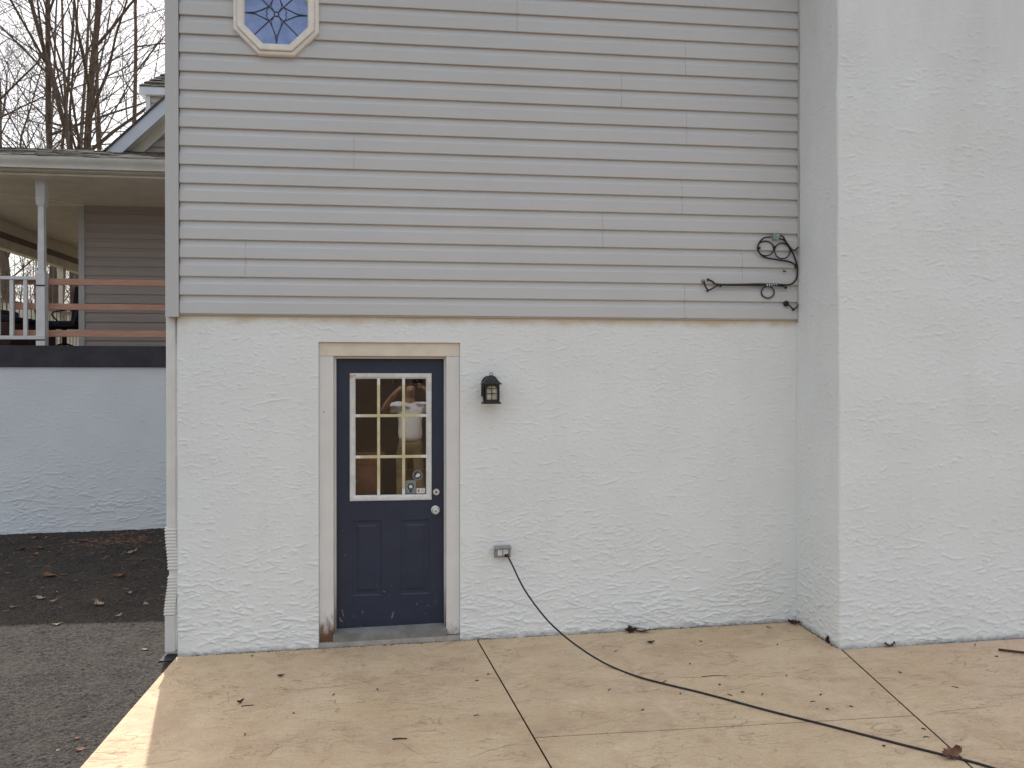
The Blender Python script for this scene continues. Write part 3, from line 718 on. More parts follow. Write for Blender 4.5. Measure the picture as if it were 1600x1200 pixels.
obj('cap', MB().loops([sq(h, z) for h, z in rfp], True, True), M['bronze'], lan, smooth=50)
obj('ring', MB().tube([(xc+.010*math.cos(k*math.pi/8), yc, 1.8585+.010*math.sin(k*math.pi/8)) for k in range(16)], .0022, 6, True), M['bronze'], lan, smooth=50)
obj('base', MB().loops([sq(h, z) for h, z in [(.066,1.651),(.067,1.656),(.060,1.662),(.054,1.668)]], True, True), M['bronze'], lan, smooth=30)
def lface(fr, axis_, sgn):
    # arched side frame: outer rectangle, arched opening, 3 mm thick
    def pt(a, z, d):
        return (xc+a, yc-sgn*(hw-d), z) if axis_ == 'y' else (xc-sgn*(hw-d), yc+a, z)
    n = 9; oh = .0355
    inner = [(-oh, 1.681)] + [(-oh*math.cos(k*math.pi/(n-1)), 1.752+.026*math.sin(k*math.pi/(n-1))) for k in range(n)] + [(oh, 1.681)]
    outer = [(-hw, 1.668)] + [(-hw + 2*hw*k/(n-1), 1.787) for k in range(n)] + [(hw, 1.668)]
    for d in (0., .004):
        pass
    fr.loops([[pt(a, z, .006) for a, z in outer], [pt(a, z, 0) for a, z in outer], [pt(a, z, 0) for a, z in inner], [pt(a, z, .006) for a, z in inner]], closed=True)
fr = MB()
for ax_, sg in (('y', 1), ('y', -1), ('x', 1), ('x', -1)): lface(fr, ax_, sg)
obj('body', fr, M['bronze'], lan)
for ax_, sg in (('y', 1), ('x', 1), ('x', -1)):
    if ax_ == 'y': g_ = MB().box(xc-.04, xc+.04, yc-hw+.007, yc-hw+.009, 1.67, 1.786)
    else: g_ = MB().box(xc-sg*hw+sg*.007-.001, xc-sg*hw+sg*.007+.001, yc-.04, yc+.04, 1.67, 1.786)
    obj('pane', g_, M['seeded_glass'], lan)
obj('muntin', MB().box(xc-.002, xc+.002, yc-hw+.001, yc-hw+.0045, 1.681, 1.777), M['bronze'], lan)
for z in (1.722, 1.757): obj('muntin', MB().box(xc-.0355, xc+.0355, yc-hw+.0015, yc-hw+.0048, z-.002, z+.002), M['bronze'], lan)

# ------------------------------------------------------------------ outlet box and the cord
ob = thing('outlet_box', 'grey metal double outlet box on white stucco right of the door', 'outlet box', (.605, .03, .59))
obj('housing', MB().box(.547, .663, -.010, .029, .553, .632, .004), M['grey_metal'], ob)
obj('lid', MB().loops([[(x, -.0105, .616), (x, -.022, .612), (x, -.026, .622), (x, -.016, .634), (x, .0, .636), (x, .0, .632)] for x in (.545, .665)], True, True), M['grey_metal'], ob)
for x in (.586, .626):
    rc = obj('receptacle', MB().box(x-.0155, x+.0155, -.0135, -.0102, .568, .613, .0012), M['white_plastic'], ob)
    obj('slot', MB().box(x-.007, x-.005, -.0142, -.0136, .588, .602).box(x+.004, x+.006, -.0142, -.0136, .586, .603).box(x-.003, x+.001, -.0142, -.0136, .577, .581), M['black_rubber'], rc)
cord = thing('extension_cord', 'thin black extension cord from the wall outlet across the tan patio', 'cord', (.63, -.03, .575))
obj('plug', MB().box(.616, .648, -.044, -.0145, .560, .580, .005), M['black_rubber'], cord)
CW = [(0.6355, -0.05, 0.5756), (0.6527, -0.1743, 0.5399), (0.7287, -0.274, 0.386), (0.8464, -0.3662, 0.2299), (0.9397, -0.4538, 0.1462), (1.0305, -0.5382, 0.0854), (1.14, -0.62, 0.0254), (1.246, -0.702, -0.5), (1.361, -0.887, -0.5)]
CW = [(x, y, max(z, pz(x)+.006)) for x, y, z in CW]+[(x, y, pz(x)+.006) for x, y in [(1.511, -1.047), (1.657, -1.19), (1.916, -1.477), (2.155, -1.721), (2.369, -1.948), (2.529, -2.11), (2.647, -2.238), (2.9, -2.6), (3.3, -2.9)]]
obj('cable', MB().tube(ease(CW), .0060, 8), M['black_rubber'], cord, smooth=60)

# ------------------------------------------------------------------ coax on the siding
cxl = thing('coax_cable', 'looped black coax cables with splitter stapled to grey siding by the chimney', 'cable', (2.5, 0, 2.5))
def run(pts, y=-.012, r=.0062, n=6): return MB().tube(ease([(x, y+rnd.uniform(-.003, .003), z) for x, z in pts], n), r, 7)
obj('cable', run([(2.115,2.557),(2.152,2.54),(2.192,2.520),(2.357,2.521),(2.505,2.526),(2.654,2.525),(2.736,2.523),(2.773,2.538),(2.799,2.571),(2.808,2.621),(2.803,2.67),(2.78,2.741),(2.75,2.791),(2.717,2.847),(2.69,2.882),(2.655,2.887)]), M['black_rubber'], cxl, smooth=60)
obj('cable', run([(2.086,2.539),(2.097,2.504),(2.117,2.476),(2.152,2.49),(2.196,2.512),(2.284,2.514),(2.505,2.517),(2.654,2.515),(2.721,2.503)], -.021, .0062), M['black_rubber'], cxl, smooth=60)
obj('cable', run([(2.60,2.874),(2.549,2.868),(2.516,2.839),(2.497,2.8),(2.505,2.765),(2.549,2.726),(2.653,2.707),(2.743,2.694),(2.788,2.67),(2.806,2.645)], -.018), M['black_rubber'], cxl, smooth=60)
obj('cable', run([(2.655,2.862),(2.69,2.857),(2.72,2.833),(2.758,2.787),(2.784,2.781),(2.811,2.805)], -.022, .0055), M['black_rubber'], cxl, smooth=60)
def loop_(cx_, cz_, rx, rz, y, r=.0048):
    obj('cable_loop', MB().tube([(cx_+rx*math.cos(k*math.pi/14), y, cz_+rz*math.sin(k*math.pi/14)) for k in range(28)], r, 7, True), M['black_rubber'], cxl, smooth=60)
loop_(2.562, 2.791, .064, .054, -.010); loop_(2.6895, 2.7745, .0605, .0575, -.014); loop_(2.579, 2.467, .050, .043, -.010)
sp = obj('splitter', MB().box(2.613, 2.641, -.030, -.004, 2.853, 2.898, .003).box(2.609,2.645,-.010,-.003,2.894,2.905,.002), M['grey_metal'], cxl)
obj('sticker', MB().box(2.6165, 2.6375, -.0312, -.0302, 2.860, 2.886), M['green_label'], sp)
for (x, z, d) in ((2.600, 2.874, -1), (2.654, 2.887, 1), (2.654, 2.862, 1)):
    obj('connector', MB().lathe((x-.012, -.016, z), (1,0,0), [(0,.0045),(.006,.0062),(.016,.0062),(.024,.0045)], 8), M['steel'], sp)
obj('boot', MB().lathe((2.086, .012, 2.541), (0,-1,0), [(0,.019),(.012,.018),(.018,.012),(.022,.005)], 12), M['grey_metal'], cxl, smooth=40)
for x in (2.568, 2.586, 2.604, 2.622, 2.640): obj('clip', MB().box(x-.004, x+.004, -.026, -.006, 2.511, 2.526, .001), M['zip_white'], cxl)
for (x, z) in ((2.118,2.553),(2.513,2.792),(2.625,2.798),(2.634,2.803),(2.117,2.472),(2.795,2.66),(2.717,2.502),(2.215,2.508)):
    obj('staple', MB().box(x-.006, x+.006, -.020, -.003, z-.008, z+.008, .002), M['black_rubber'], cxl)
st2 = thing('cable_stub', 'short black cable with round grommet low on siding at chimney corner', 'cable', (2.74, 0, 2.37))
obj('grommet', MB().lathe((2.726, .004, 2.386), (0,-1,0), [(0,.021),(.01,.021),(.016,.013),(.020,.004)], 14), M['black_rubber'], st2, smooth=40)
obj('cable', run([(2.728,2.384),(2.755,2.363),(2.777,2.345),(2.8,2.357),(2.812,2.378)], -.014, .0055), M['black_rubber'], st2, smooth=60)
obj('staple', MB().box(2.770, 2.784, -.020, -.003, 2.333, 2.346, .002), M['black_rubber'], st2)
scr = tag(obj('cable_hook', MB().tube([(2.702,-.004,2.626),(2.710,-.016,2.624),(2.718,-.018,2.618)], [.007,.005,.003], 7), M['black_rubber']), 'tiny dark hook stuck on the siding above the cable run', 'hook')

# ------------------------------------------------------------------ downspout at the corner
dsp = thing('downspout', 'white downspout with two corrugated bends at the left stucco corner', 'downspout', (-1.675, .09, -.09))
obj('pipe', MB().box(-1.712, -1.648, .062, .125, .80, 2.262, .006), M['spout'], dsp)
def flex(z0, z1, xa, xb, n):
    L = []
    for k in range(n*4+1):
        u = k/(n*4); z = z0+(z1-z0)*u; s_ = u*u*(3-2*u); x = xa+(xb-xa)*s_; e = .005*(1 if k % 4 in (1, 2) else 0)
        L.append([(x-.033-e, .058-e, z), (x+.033+e, .058-e, z), (x+.033+e, .128+e, z), (x-.033-e, .128+e, z)])
    return MB().loops(L, True, True)
obj('flexible_bend', flex(.512, .802, -1.664, -1.683, 13), M['spout'], dsp)
obj('flexible_bend', flex(.20, .47, -1.690, -1.664, 13), M['spout'], dsp)
obj('coupling', MB().box(-1.694, -1.634, .064, .122, .466, .516, .003), M['spout'], dsp)
obj('pipe', MB().box(-1.722, -1.655, .060, .126, -.055, .198, .005), M['spout'], dsp)
obj('screw', MB().lathe((-1.718, .058, .206), (0,-1,0), [(0,.006),(.004,.005)], 8), M['steel'], dsp)
obj('drain_mouth', MB().box(-1.735, -1.646, -.035, .13, -.16, -.078, .004), M['black_rubber'], dsp)

# ------------------------------------------------------------------ porch wing behind the driveway
pw = thing('porch_house', 'grey house wing with covered white post porch behind the driveway', 'house', (-4.5, 4.5, 0))
YP = 4.5
uf = stepgrid([-5.4, -1.665], .0085); zf = stepgrid([-.1, 1.978], .0085)
hf = trowel(uf, zf, 44, base_z=.25, per_m2=420, amp=1.1)
U_, Z_ = np.meshgrid(uf, zf)
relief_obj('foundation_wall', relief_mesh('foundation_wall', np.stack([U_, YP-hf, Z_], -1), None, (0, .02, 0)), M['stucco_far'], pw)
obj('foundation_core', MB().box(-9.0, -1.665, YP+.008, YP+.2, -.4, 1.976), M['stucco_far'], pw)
obj('fascia_board', MB().box(-6.4, -1.664, YP-.035, YP+.18, 1.981, 2.232, .004), M['dark_band'], pw)
for k in range(9):
    obj('deck_board', MB().box(-6.4, -1.664, YP+.2+k*.14, YP+.335+k*.14, 2.20, 2.232), M['deck'], pw)
for k in range(12):
    obj('deck_board', MB().box(-6.38+k*.157, -6.38+k*.157+.152, 5.765, 12.5, 2.20, 2.231), M['deck'], pw)
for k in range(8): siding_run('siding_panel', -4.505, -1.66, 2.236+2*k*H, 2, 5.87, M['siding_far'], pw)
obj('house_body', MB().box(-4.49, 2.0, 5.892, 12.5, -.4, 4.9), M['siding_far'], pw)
obj('corner_board', MB().box(-4.575, -4.5, 5.855, 5.95, 2.236, 4.196), M['siding_trim'], pw)
for k in range(14):
    obj('ceiling_plank', MB().box(-6.5, -1.664, 4.24+k*.118, 4.353+k*.118, 4.205, 4.23), M['ceiling'], pw)
obj('ceiling_panel', MB().box(-6.5, -4.5, 5.9, 12.5, 4.205, 4.23), M['ceiling'], pw)
obj('hip_trim', MB().add([(-6.45,4.26,4.19),(-6.38,4.24,4.19),(-4.50,5.84,4.19),(-4.56,5.86,4.19),(-6.45,4.26,4.204),(-6.38,4.24,4.204),(-4.50,5.84,4.204),(-4.56,5.86,4.204)],[(0,1,2,3),(7,6,5,4),(0,4,5,1),(1,5,6,2),(2,6,7,3),(3,7,4,0)]), M['ceiling'], pw)
obj('header', MB().box(-6.25, -6.12, 4.6, 12.5, 3.79, 3.93), M['cream_paint'], pw)
obj('header_shade_strip', MB().box(-6.27, -6.10, 4.6, 12.5, 3.932, 4.02), M['shaded_beam'], pw)  # dark strip stands in for shade along the header's upper side
obj('frieze', MB().box(-6.24, -6.13, 4.6, 12.5, 4.022, 4.204), M['ceiling'], pw)
# porch roof and gutter
rf = MB(); nrow = 10; rr = random.Random(5)
for r_ in range(nrow):
    y0 = 4.14+r_*.175; z0 = 4.385+r_*.0575; x = -6.9
    while x < -1.68:
        wd = rr.choice((.14, .2, .26, .31)); x1 = min(x+wd, -1.67); th = rr.choice((.006, .011, .016)); dy = rr.uniform(-.012, .012)
        rf.add([(x,y0+dy,z0),(x1-.004,y0+dy,z0),(x1-.004,y0+dy,z0+th),(x,y0+dy,z0+th),(x,y0+.2,z0+.066),(x1-.004,y0+.2,z0+.066),(x1-.004,y0+.2,z0+.066+th*.3),(x,y0+.2,z0+.066+th*.3)],
               [(0,1,2,3),(3,2,6,7),(0,3,7,4),(1,5,6,2)])
        x = x1
sh = obj('shingles', rf, M['shingle'], pw); sh['kind'] = 'stuff'
obj('porch_roof', MB().add([(-6.9,4.13,4.36),(-1.67,4.13,4.36),(-1.67,5.9,4.94),(-6.9,5.9,4.94),(-6.9,4.13,4.235),(-1.67,4.13,4.235),(-1.67,5.9,4.235),(-6.9,5.9,4.235)],
    [(0,1,2,3),(4,7,6,5),(0,4,5,1),(1,5,6,2),(2,6,7,3),(3,7,4,0)]), M['cream_paint'], pw)
gp = [(4.128,4.378),(4.115,4.378),(4.10,4.368),(4.06,4.362),(4.045,4.372),(4.035,4.372),(4.035,4.345),(4.05,4.318),(4.062,4.298),(4.07,4.275),(4.07,4.25),(4.128,4.245)]
obj('gutter', MB().loops([[(x, y, z) for y, z in gp] for x in (-6.9, -1.67)], True, True), M['gutter'], pw, smooth=30)
# posts
def post(x, y, z0, z1, mat):
    s_ = lambda h, z: [(x-h, y-h, z), (x+h, y-h, z), (x+h, y+h, z), (x-h, y+h, z)]
    pr = [(.05,z0),(.05,z0+.10),(.053,z0+.11),(.05,z0+.12),(.048,z0+.86),(.042,z0+.885),(.034,z0+.90),(.036,z0+1.2),(.034,z0+1.21),(.032,z1-.31),(.040,z1-.30),(.050,z1-.27),(.052,z1-.06),(.054,z1-.05),(.054,z1)]
    return obj('porch_post', MB().loops([s_(h, z) for h, z in pr], True, True), mat, pw)
post(-4.462, YP+.03, 2.234, 4.204, M['white_paint'])
post(-6.185, 4.62, 2.234, 3.789, M['white_paint'])
for y in (6.75, 9.2, 11.7): post(-6.185, y, 2.2325, 3.789, M['cream_paint'])
# front rail
fr = obj('railing', MB().box(-6.13, -4.513, YP+.0, YP+.06, 3.018, 3.060, .006).box(-6.13, -4.513, YP+.005, YP+.055, 2.305, 2.35, .006), M['white_paint'], pw)
for k in range(10):
    x = -4.648-.153*k; obj('baluster', MB().box(x-.0215, x+.0215, YP+.012, YP+.048, 2.351, 3.017, .003), M['white_paint'], fr)
sr = obj('railing', MB().box(-6.215, -6.155, 4.68, 12.4, 3.0, 3.045).box(-6.21, -6.16, 4.68, 12.4, 2.31, 2.35), M['cream_paint'], pw)
for k in range(58):
    y = 4.78+.131*k; obj('baluster', MB().box(-6.205, -6.165, y-.02, y+.02, 2.351, 2.999), M['cream_paint'], sr)
for z0, z1 in ((2.972,3.047),(2.672,2.746),(2.345,2.424)):
    obj('rail_board', MB().box(-4.86, -1.67, YP+.084, YP+.122, z0, z1, .003), M['lumber'], pw)
for z in (2.95, 2.30):
    obj('bracket', MB().box(-4.515, -4.409, YP-.024, YP-.0185, z-.008, z+.008), M['dark_metal'], pw)
# gable
GX, GZ, GS, GXR = -4.161, 4.837, .975, -1.6
gw = MB().add([(-4.35,5.87,4.86),(-1.665,5.87,4.86),(-1.665,5.87,7.1),(-4.35,5.90,4.86),(-1.665,5.90,4.86),(-1.665,5.90,7.1)], [(0,1,2),(3,5,4),(0,3,4,1),(1,4,5,2)])
k = 0
while True:
    z0 = 4.90+k*H; xa = -4.161+.16+(z0+.125-4.837)/GS
    if xa > -1.75: break
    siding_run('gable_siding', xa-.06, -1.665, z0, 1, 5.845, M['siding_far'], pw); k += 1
obj('gable_wall', gw, M['siding_far'], pw)
def slope_box(y0, y1, d0, d1, xa=-4.45, xb=-1.67):
    z = lambda x, d: GZ+GS*(x-GX)-d*1.397
    return MB().add([(xa,y0,z(xa,d0)),(xb,y0,z(xb,d0)),(xb,y0,z(xb,d1)),(xa,y0,z(xa,d1)),(xa,y1,z(xa,d0)),(xb,y1,z(xb,d0)),(xb,y1,z(xb,d1)),(xa,y1,z(xa,d1))],
                    [(0,3,2,1),(4,5,6,7),(0,1,5,4),(3,7,6,2),(0,4,7,3),(1,2,6,5)])
obj('rake_board', slope_box(5.58, 5.605, .004, .155), M['rake'], pw)
obj('rake_soffit', slope_box(5.606, 5.868, .11, .125), M['cream_paint'], pw)
obj('frieze_board', slope_box(5.80, 5.843, .127, .24), M['cream_paint'], pw)
obj('gable_roof', slope_box(5.56, 12.6, -.02, .003), M['shingle'], pw)
# hipped upper block behind the gable
obj('upper_wall', MB().box(-4.36, -1.2, 8.0, 10.0, 4.6, 6.445), M['siding_far'], pw)
for k in range(6): siding_run('upper_siding', -4.30, -3.2, 5.70+k*H, 1, 7.97, M['siding_far'], pw)
obj('upper_corner', MB().box(-4.37, -4.30, 7.955, 8.05, 5.3, 6.445), M['rake'], pw)
obj('upper_fascia', MB().box(-4.455, -1.1, 7.90, 10.1, 6.447, 6.57), M['rake'], pw)
hr = MB(); rr = random.Random(8)
for r_ in range(9):
    u0 = r_*.075; z0 = 6.572+r_*.0725; x = -4.46+u0*.8
    while x < -1.3:
        x1 = x+rr.choice((.18, .25, .3)); th = rr.choice((.012, .02, .026))
        hr.add([(x,7.89+u0,z0),(x1-.006,7.89+u0,z0),(x1-.006,7.89+u0,z0+th),(x,7.89+u0,z0+th),(x+.06,7.99+u0,z0+.085),(x1+.054,7.99+u0,z0+.085)],[(0,1,2,3),(3,2,5,4),(0,3,4)])
        x = x1
s2 = obj('upper_shingles', hr, M['shingle'], pw, fix=False); s2['kind'] = 'stuff'
obj('upper_roof', MB().add([(-4.455,7.9,6.571),(-1.1,7.9,6.571),(-1.1,10.1,6.571),(-4.455,10.1,6.571),(-3.55,9.0,7.5),(-2.0,9.0,7.5)],[(0,1,5,4),(2,3,4,5),(3,0,4),(1,2,5),(3,2,1,0)]), M['shingle'], pw)

# porch furniture
chr_ = thing('patio_chair', 'black metal patio swivel chair with navy cushion on the porch', 'chair', (-5.23, 7.0, 2.232))
X, Y, Z = -5.23, 7.0, 2.232
obj('seat', MB().box(X-.27, X+.25, Y-.25, Y+.25, Z+.36, Z+.46, .03), M['cushion'], chr_)
bk = MB().loops([[(X+.19+.06*u, Y-.25, Z+.46+.5*u), (X+.26+.06*u, Y-.25, Z+.46+.5*u), (X+.26+.06*u, Y+.25, Z+.46+.5*u), (X+.19+.06*u, Y+.25, Z+.46+.5*u)] for u in (0, .5, 1)], True, True)
obj('backrest', bk, M['cushion'], chr_)
for s_ in (-.27, .27):
    obj('arm', MB().tube(ease([(X+.24,Y+s_,Z+.42),(X+.29,Y+s_,Z+.66),(X+.18,Y+s_,Z+.69),(X-.1,Y+s_,Z+.66),(X-.26,Y+s_,Z+.63),(X-.29,Y+s_,Z+.58),(X-.22,Y+s_,Z+.50),(X-.16,Y+s_,Z+.40)]), .012, 6), M['dark_metal'], chr_, smooth=60)
    obj('back_frame', MB().tube([(X+.24,Y+s_,Z+.40),(X+.34,Y+s_,Z+.78),(X+.38,Y+s_,Z+.98)], .012, 6), M['dark_metal'], chr_)
obj('top_rail', MB().tube([(X+.38,Y-.27,Z+.98),(X+.385,Y,Z+1.0),(X+.38,Y+.27,Z+.98)], .014, 6), M['dark_metal'], chr_)
obj('pedestal', MB().lathe((X,Y,Z+.02), (0,0,1), [(0,.05),(.1,.03),(.33,.03),(.34,.12)], 12), M['dark_metal'], chr_)
for a in range(4):
    an = a*math.pi/2+.5; obj('leg', MB().tube([(X,Y,Z+.14),(X+.14*math.cos(an),Y+.14*math.sin(an),Z+.09),(X+.27*math.cos(an),Y+.27*math.sin(an),Z+.014)], .014, 6), M['dark_metal'], chr_)
lv = thing('wicker_bench', 'dark brown wicker bench with cushion behind the porch railing', 'bench', (-5.8, 6.6, 2.232))
X, Y = -5.80, 6.6
obj('base', MB().box(X-.3, X+.33, Y-.7, Y+.7, Z+.05, Z+.38, .02), M['wicker'], lv)
obj('cushion', MB().box(X-.28, X+.31, Y-.66, Y+.66, Z+.382, Z+.47, .03), M['cushion'], lv)
obj('backrest', MB().box(X-.34, X-.20, Y-.7, Y+.7, Z+.472, Z+.62, .02), M['wicker'], lv)
for a, b_ in ((X-.28,Y-.68),(X+.28,Y-.68),(X-.28,Y+.65),(X+.28,Y+.65)): obj('leg', MB().box(a, a+.04, b_, b_+.04, Z, Z+.049), M['wicker'], lv)

# ------------------------------------------------------------------ bare trees
def tree_segs(seed, height, rad, levels=(15, 7, 5, 2), lean=(0, 0), spread=.55, clear=.18):
    g = random.Random(seed); S = [[], []]
    def branch(p, d, ln, r, lv):
        n = 12 if lv == 0 else (6 if lv == 1 else (4 if lv == 2 else 2))
        st_ = ln/n; pts = [(p.copy(), r)]
        for i in range(n):
            wob = .025 if lv == 0 else (.11 if lv < 3 else .22)
            d = (d+Vector((g.gauss(0, wob), g.gauss(0, wob), g.gauss(0, wob)))+Vector((0, 0, .05 if lv else .10))).normalized()
            if lv == 0: d = (d + Vector((lean[0], lean[1], .25))*.15).normalized()
            p = p+d*st_; r2 = r*(1-(.80 if lv == 0 else .78)*(i+1)/n)
            pts.append((p.copy(), max(r2, .0021)))
        tgt = S[0 if lv < 2 else 1]
        for (a, ra), (b_, rb) in zip(pts[:-1], pts[1:]): tgt.append((a, b_, ra, rb))
        if lv >= len(levels): return
        for i in range(levels[lv]):
            u = (clear if lv == 0 else .22)+(1-(clear if lv == 0 else .22))*(i+g.random()*.8)/levels[lv]; k_ = min(n-1, int(u*n)); f = u*n-k_
            q = pts[k_][0].lerp(pts[k_+1][0], min(1, f)); rq = pts[k_][1]
            dd = (pts[k_+1][0]-pts[k_][0]).normalized(); sd_ = dd.orthogonal().normalized(); sd_.rotate(Matrix.Rotation(g.random()*6.283, 3, dd))
            an = g.uniform(.55, 1.15)
            nd = (dd*math.cos(an)+sd_*math.sin(an)).normalized()
            l2 = ln*(spread*(1.05-u*.75) if lv == 0 else g.uniform(.38, .62))
            branch(q, nd, l2, max(.0028, min(rq*.5, l2*.0125+.0012)), lv+1)
    branch(Vector((0, 0, -.3)), Vector((lean[0], lean[1], 1)).normalized(), height, rad, 0)
    return S
def seg_mesh(name, segs, mat, sides=5):
    a = np.array([s_[0][:] for s_ in segs]); b = np.array([s_[1][:] for s_ in segs])
    ra = np.array([s_[2] for s_ in segs]); rb = np.array([s_[3] for s_ in segs])
    d = b-a; ln = np.linalg.norm(d, axis=1, keepdims=True); d = d/np.maximum(ln, 1e-9)
    h = np.where(np.abs(d[:, 2:3]) < .9, [[0, 0, 1.]], [[1., 0, 0]]); u = np.cross(d, h); u /= np.linalg.norm(u, axis=1, keepdims=True); v = np.cross(d, u)
    an = np.arange(sides)*2*np.pi/sides
    o = u[:, None]*np.cos(an)[None, :, None]+v[:, None]*np.sin(an)[None, :, None]
    A = a[:, None]+o*ra[:, None, None]; B = b[:, None]+d[:, None]*0+o*rb[:, None, None]
    V = np.concatenate([A, B], axis=1).reshape(-1, 3); n = len(segs)
    k = np.arange(sides); q = np.stack([k, (k+1) % sides, (k+1) % sides+sides, k+sides], 1)
    F = (np.arange(n)[:, None, None]*2*sides+q[None]).reshape(-1, 4)
    me = bpy.data.meshes.new(name); me.vertices.add(len(V)); me.vertices.foreach_set('co', V.ravel())
    me.loops.add(F.size); me.loops.foreach_set('vertex_index', F.ravel()); me.polygons.add(len(F))
    me.polygons.foreach_set('loop_start', np.arange(len(F))*4)
    me.polygons.foreach_set('use_smooth', np.ones(len(F), bool))
    me.materials.append(mat); me.update(calc_edges=True); return me
kinds = []
for sd_, h_, r_, ln_, sp_, mt in ((11, 23, .115, (0, 0), .34, 'bark'), (23, 21, .085, (.03, 0), .34, 'bark_pale'), (37, 22, .145, (-.01, .01), .36, 'bark'), (41, 19, .11, (-.22, .05), .5, 'bark'), (59, 15, .065, (.03, .03), .5, 'bark')):
    S = tree_segs(sd_, h_, r_, lean=ln_, spread=sp_)
    kinds.append((seg_mesh('trunk', S[0], M[mt], 7), seg_mesh('crown', S[1], M['twigs'], 3)))
def place_tree(kd, x, y, rz, label, s_=1., group='bare trees behind the porch'):
    t_ = thing('bare_tree', label, 'tree', (x, y, gz(x, y)), group); t_.rotation_euler = (0, 0, rz); t_.scale = (s_, s_, s_)
    link('trunk', kinds[kd][0], t_); link('crown', kinds[kd][1], t_); return t_
def at(px, y):      # ground x for a bearing measured in the photograph
    return (y+5.681)*math.tan(math.atan((px-800)/1252.)+.1180)
for kd, px_, y, rz, lab, s_ in [
    (0, 91, 20, .3, 'tall straight bare tree above the porch roof, left of the two thick trunks', 1.),
    (1, 108, 23, 1.7, 'pale grey slim bare tree between the two dark trunks above the porch roof', 1.),
    (2, 122, 19, 4.0, 'thickest dark straight bare trunk above the porch roof', .95),
    (3, 200, 20, .2, 'bare tree leaning left above the porch roof near the gable', 1.),
    (4, 32, 17, 2.2, 'thin young bare tree at the far left above the gutter', 1.),
    (4, 66, 19, 5.0, 'thin bare tree just left of the tall straight trunk', 1.05),
    (3, 235, 26, 3.4, 'spreading bare tree rising behind the gable rake', 1.1),
    (0, 150, 30, 2.9, 'distant bare tree seen between the thick trunk and the gable', 1.),
    (2, 12, 27, 1.0, 'dark bare tree at the left edge seen through the porch', 1.),
    (1, 50, 31, .6, 'distant pale bare tree seen left of the porch post', 1.05),
    (2, 215, 34, 5.5, 'distant dark bare tree directly behind the gable peak', 1.1),
    (4, 118, 16, 3.6, 'young bare tree seen past the porch chair', .9),
    (0, -60, 22, 4.4, 'tall bare tree standing beyond the left edge of the porch', 1.),
]: place_tree(kd, at(px_, y), y, rz, lab, s_)
# far woods, one mass, on both sides
def woods(name, spots, seed):
    g = random.Random(seed); T = []
    base = [tree_segs(71+i, 18, .12, levels=(9, 5, 4), spread=.40) for i in range(3)]
    for (x, y) in spots:
        S = g.choice(base); a = g.random()*6.28; s_ = g.uniform(.8, 1.25); m = Matrix.Translation((x, y, gz(x, y))) @ Matrix.Rotation(a, 4, 'Z') @ Matrix.Scale(s_, 4)
        for lst in S:
            for p, q, ra, rb in lst: T.append((m @ p, m @ q, ra*s_, rb*s_))
    o = link(name, seg_mesh(name, T, M['bark'], 3)); tag(o, None, kind='stuff'); return o
g = random.Random(4)
o = woods('woods', [(g.uniform(-30, 4), g.uniform(36, 70)) for i in range(12)], 1); o['label'] = 'far bare woods rising behind the porch house'; o['category'] = 'woods'
o = woods('woods', [(g.uniform(-34, 30), g.uniform(-60, -24)) for i in range(60)], 2); o['label'] = 'bare woods reflected in the door glass'; o['category'] = 'woods'

def brush(name, spots, seed):
    g = random.Random(seed); T = []
    base = [tree_segs(171+i, 5.5, .035, levels=(10, 5, 3), spread=.5, clear=.1) for i in range(4)]
    for (x, y) in spots:
        S = g.choice(base); m = Matrix.Translation((x, y, gz(x, y))) @ Matrix.Rotation(g.random()*6.28, 4, 'Z') @ Matrix.Scale(g.uniform(.6, 1.1), 4)
        for lst in S:
            for p, q, ra, rb in lst: T.append((m @ p, m @ q, ra, rb))
    o = link(name, seg_mesh(name, T, M['twigs'], 3)); tag(o, 'thicket of thin brown saplings seen under the porch roof', 'thicket', kind='stuff'); return o
brush('thicket', [(g.uniform(-17, -5), g.uniform(14, 30)) for i in range(90)], 6)

# ------------------------------------------------------------------ leaves, sticks and crumbs
def leaf_mesh(name, ln, wd, curl, seed, mat, lobes=True):
    g = random.Random(seed); mb = MB(); n = 9; L = []
    for i in range(n):
        u = i/(n-1); w_ = wd*math.sin(math.pi*min(1, u*.92+.06))**.8
        if lobes: w_ *= (.62+.38*(i % 2))
        w_ = max(w_, .0015); x = (u-.5)*ln; zc = curl*(2*u-1)**2+.003
        L.append([(x, -w_, zc+curl*.9*g.uniform(.2, 1)), (x, -w_*.5, zc+curl*.3), (x, 0, zc), (x, w_*.5, zc+curl*.25), (x, w_, zc+curl*g.uniform(.2, 1.1))])
    mb.loops(L, closed=False); mb.tube([(.5*ln, 0, curl+.003), (.5*ln+.3*ln, .01, curl*.5+.003)], .0012, 4)
    me = bpy.data.meshes.new(name); me.from_pydata(mb.v, [], mb.f); me.materials.append(mat); me.update(); return me
lm = {(k, v): leaf_mesh('fallen_leaf', ln, wd, cu, sd_, M[k]) for k, v, ln, wd, cu, sd_ in (('leaf_brown',0,.09,.030,.010,1),('leaf_brown',1,.11,.036,.02,2),('leaf_tan',0,.085,.030,.012,3),('leaf_tan',1,.10,.032,.02,4),('leaf_rust',0,.09,.034,.012,5),('leaf_dark',0,.06,.018,.012,6),('leaf_dark',1,.05,.02,.018,7))}
def leaf(k, v, x, y, z, rz, s_, label, group=None, tilt=(0, 0)):
    o = link('fallen_leaf', lm[(k, v)], None, (x, y, z)); o.rotation_euler = (tilt[0], tilt[1], rz); o.scale = (s_,)*3
    return tag(o, label, 'leaf', group)
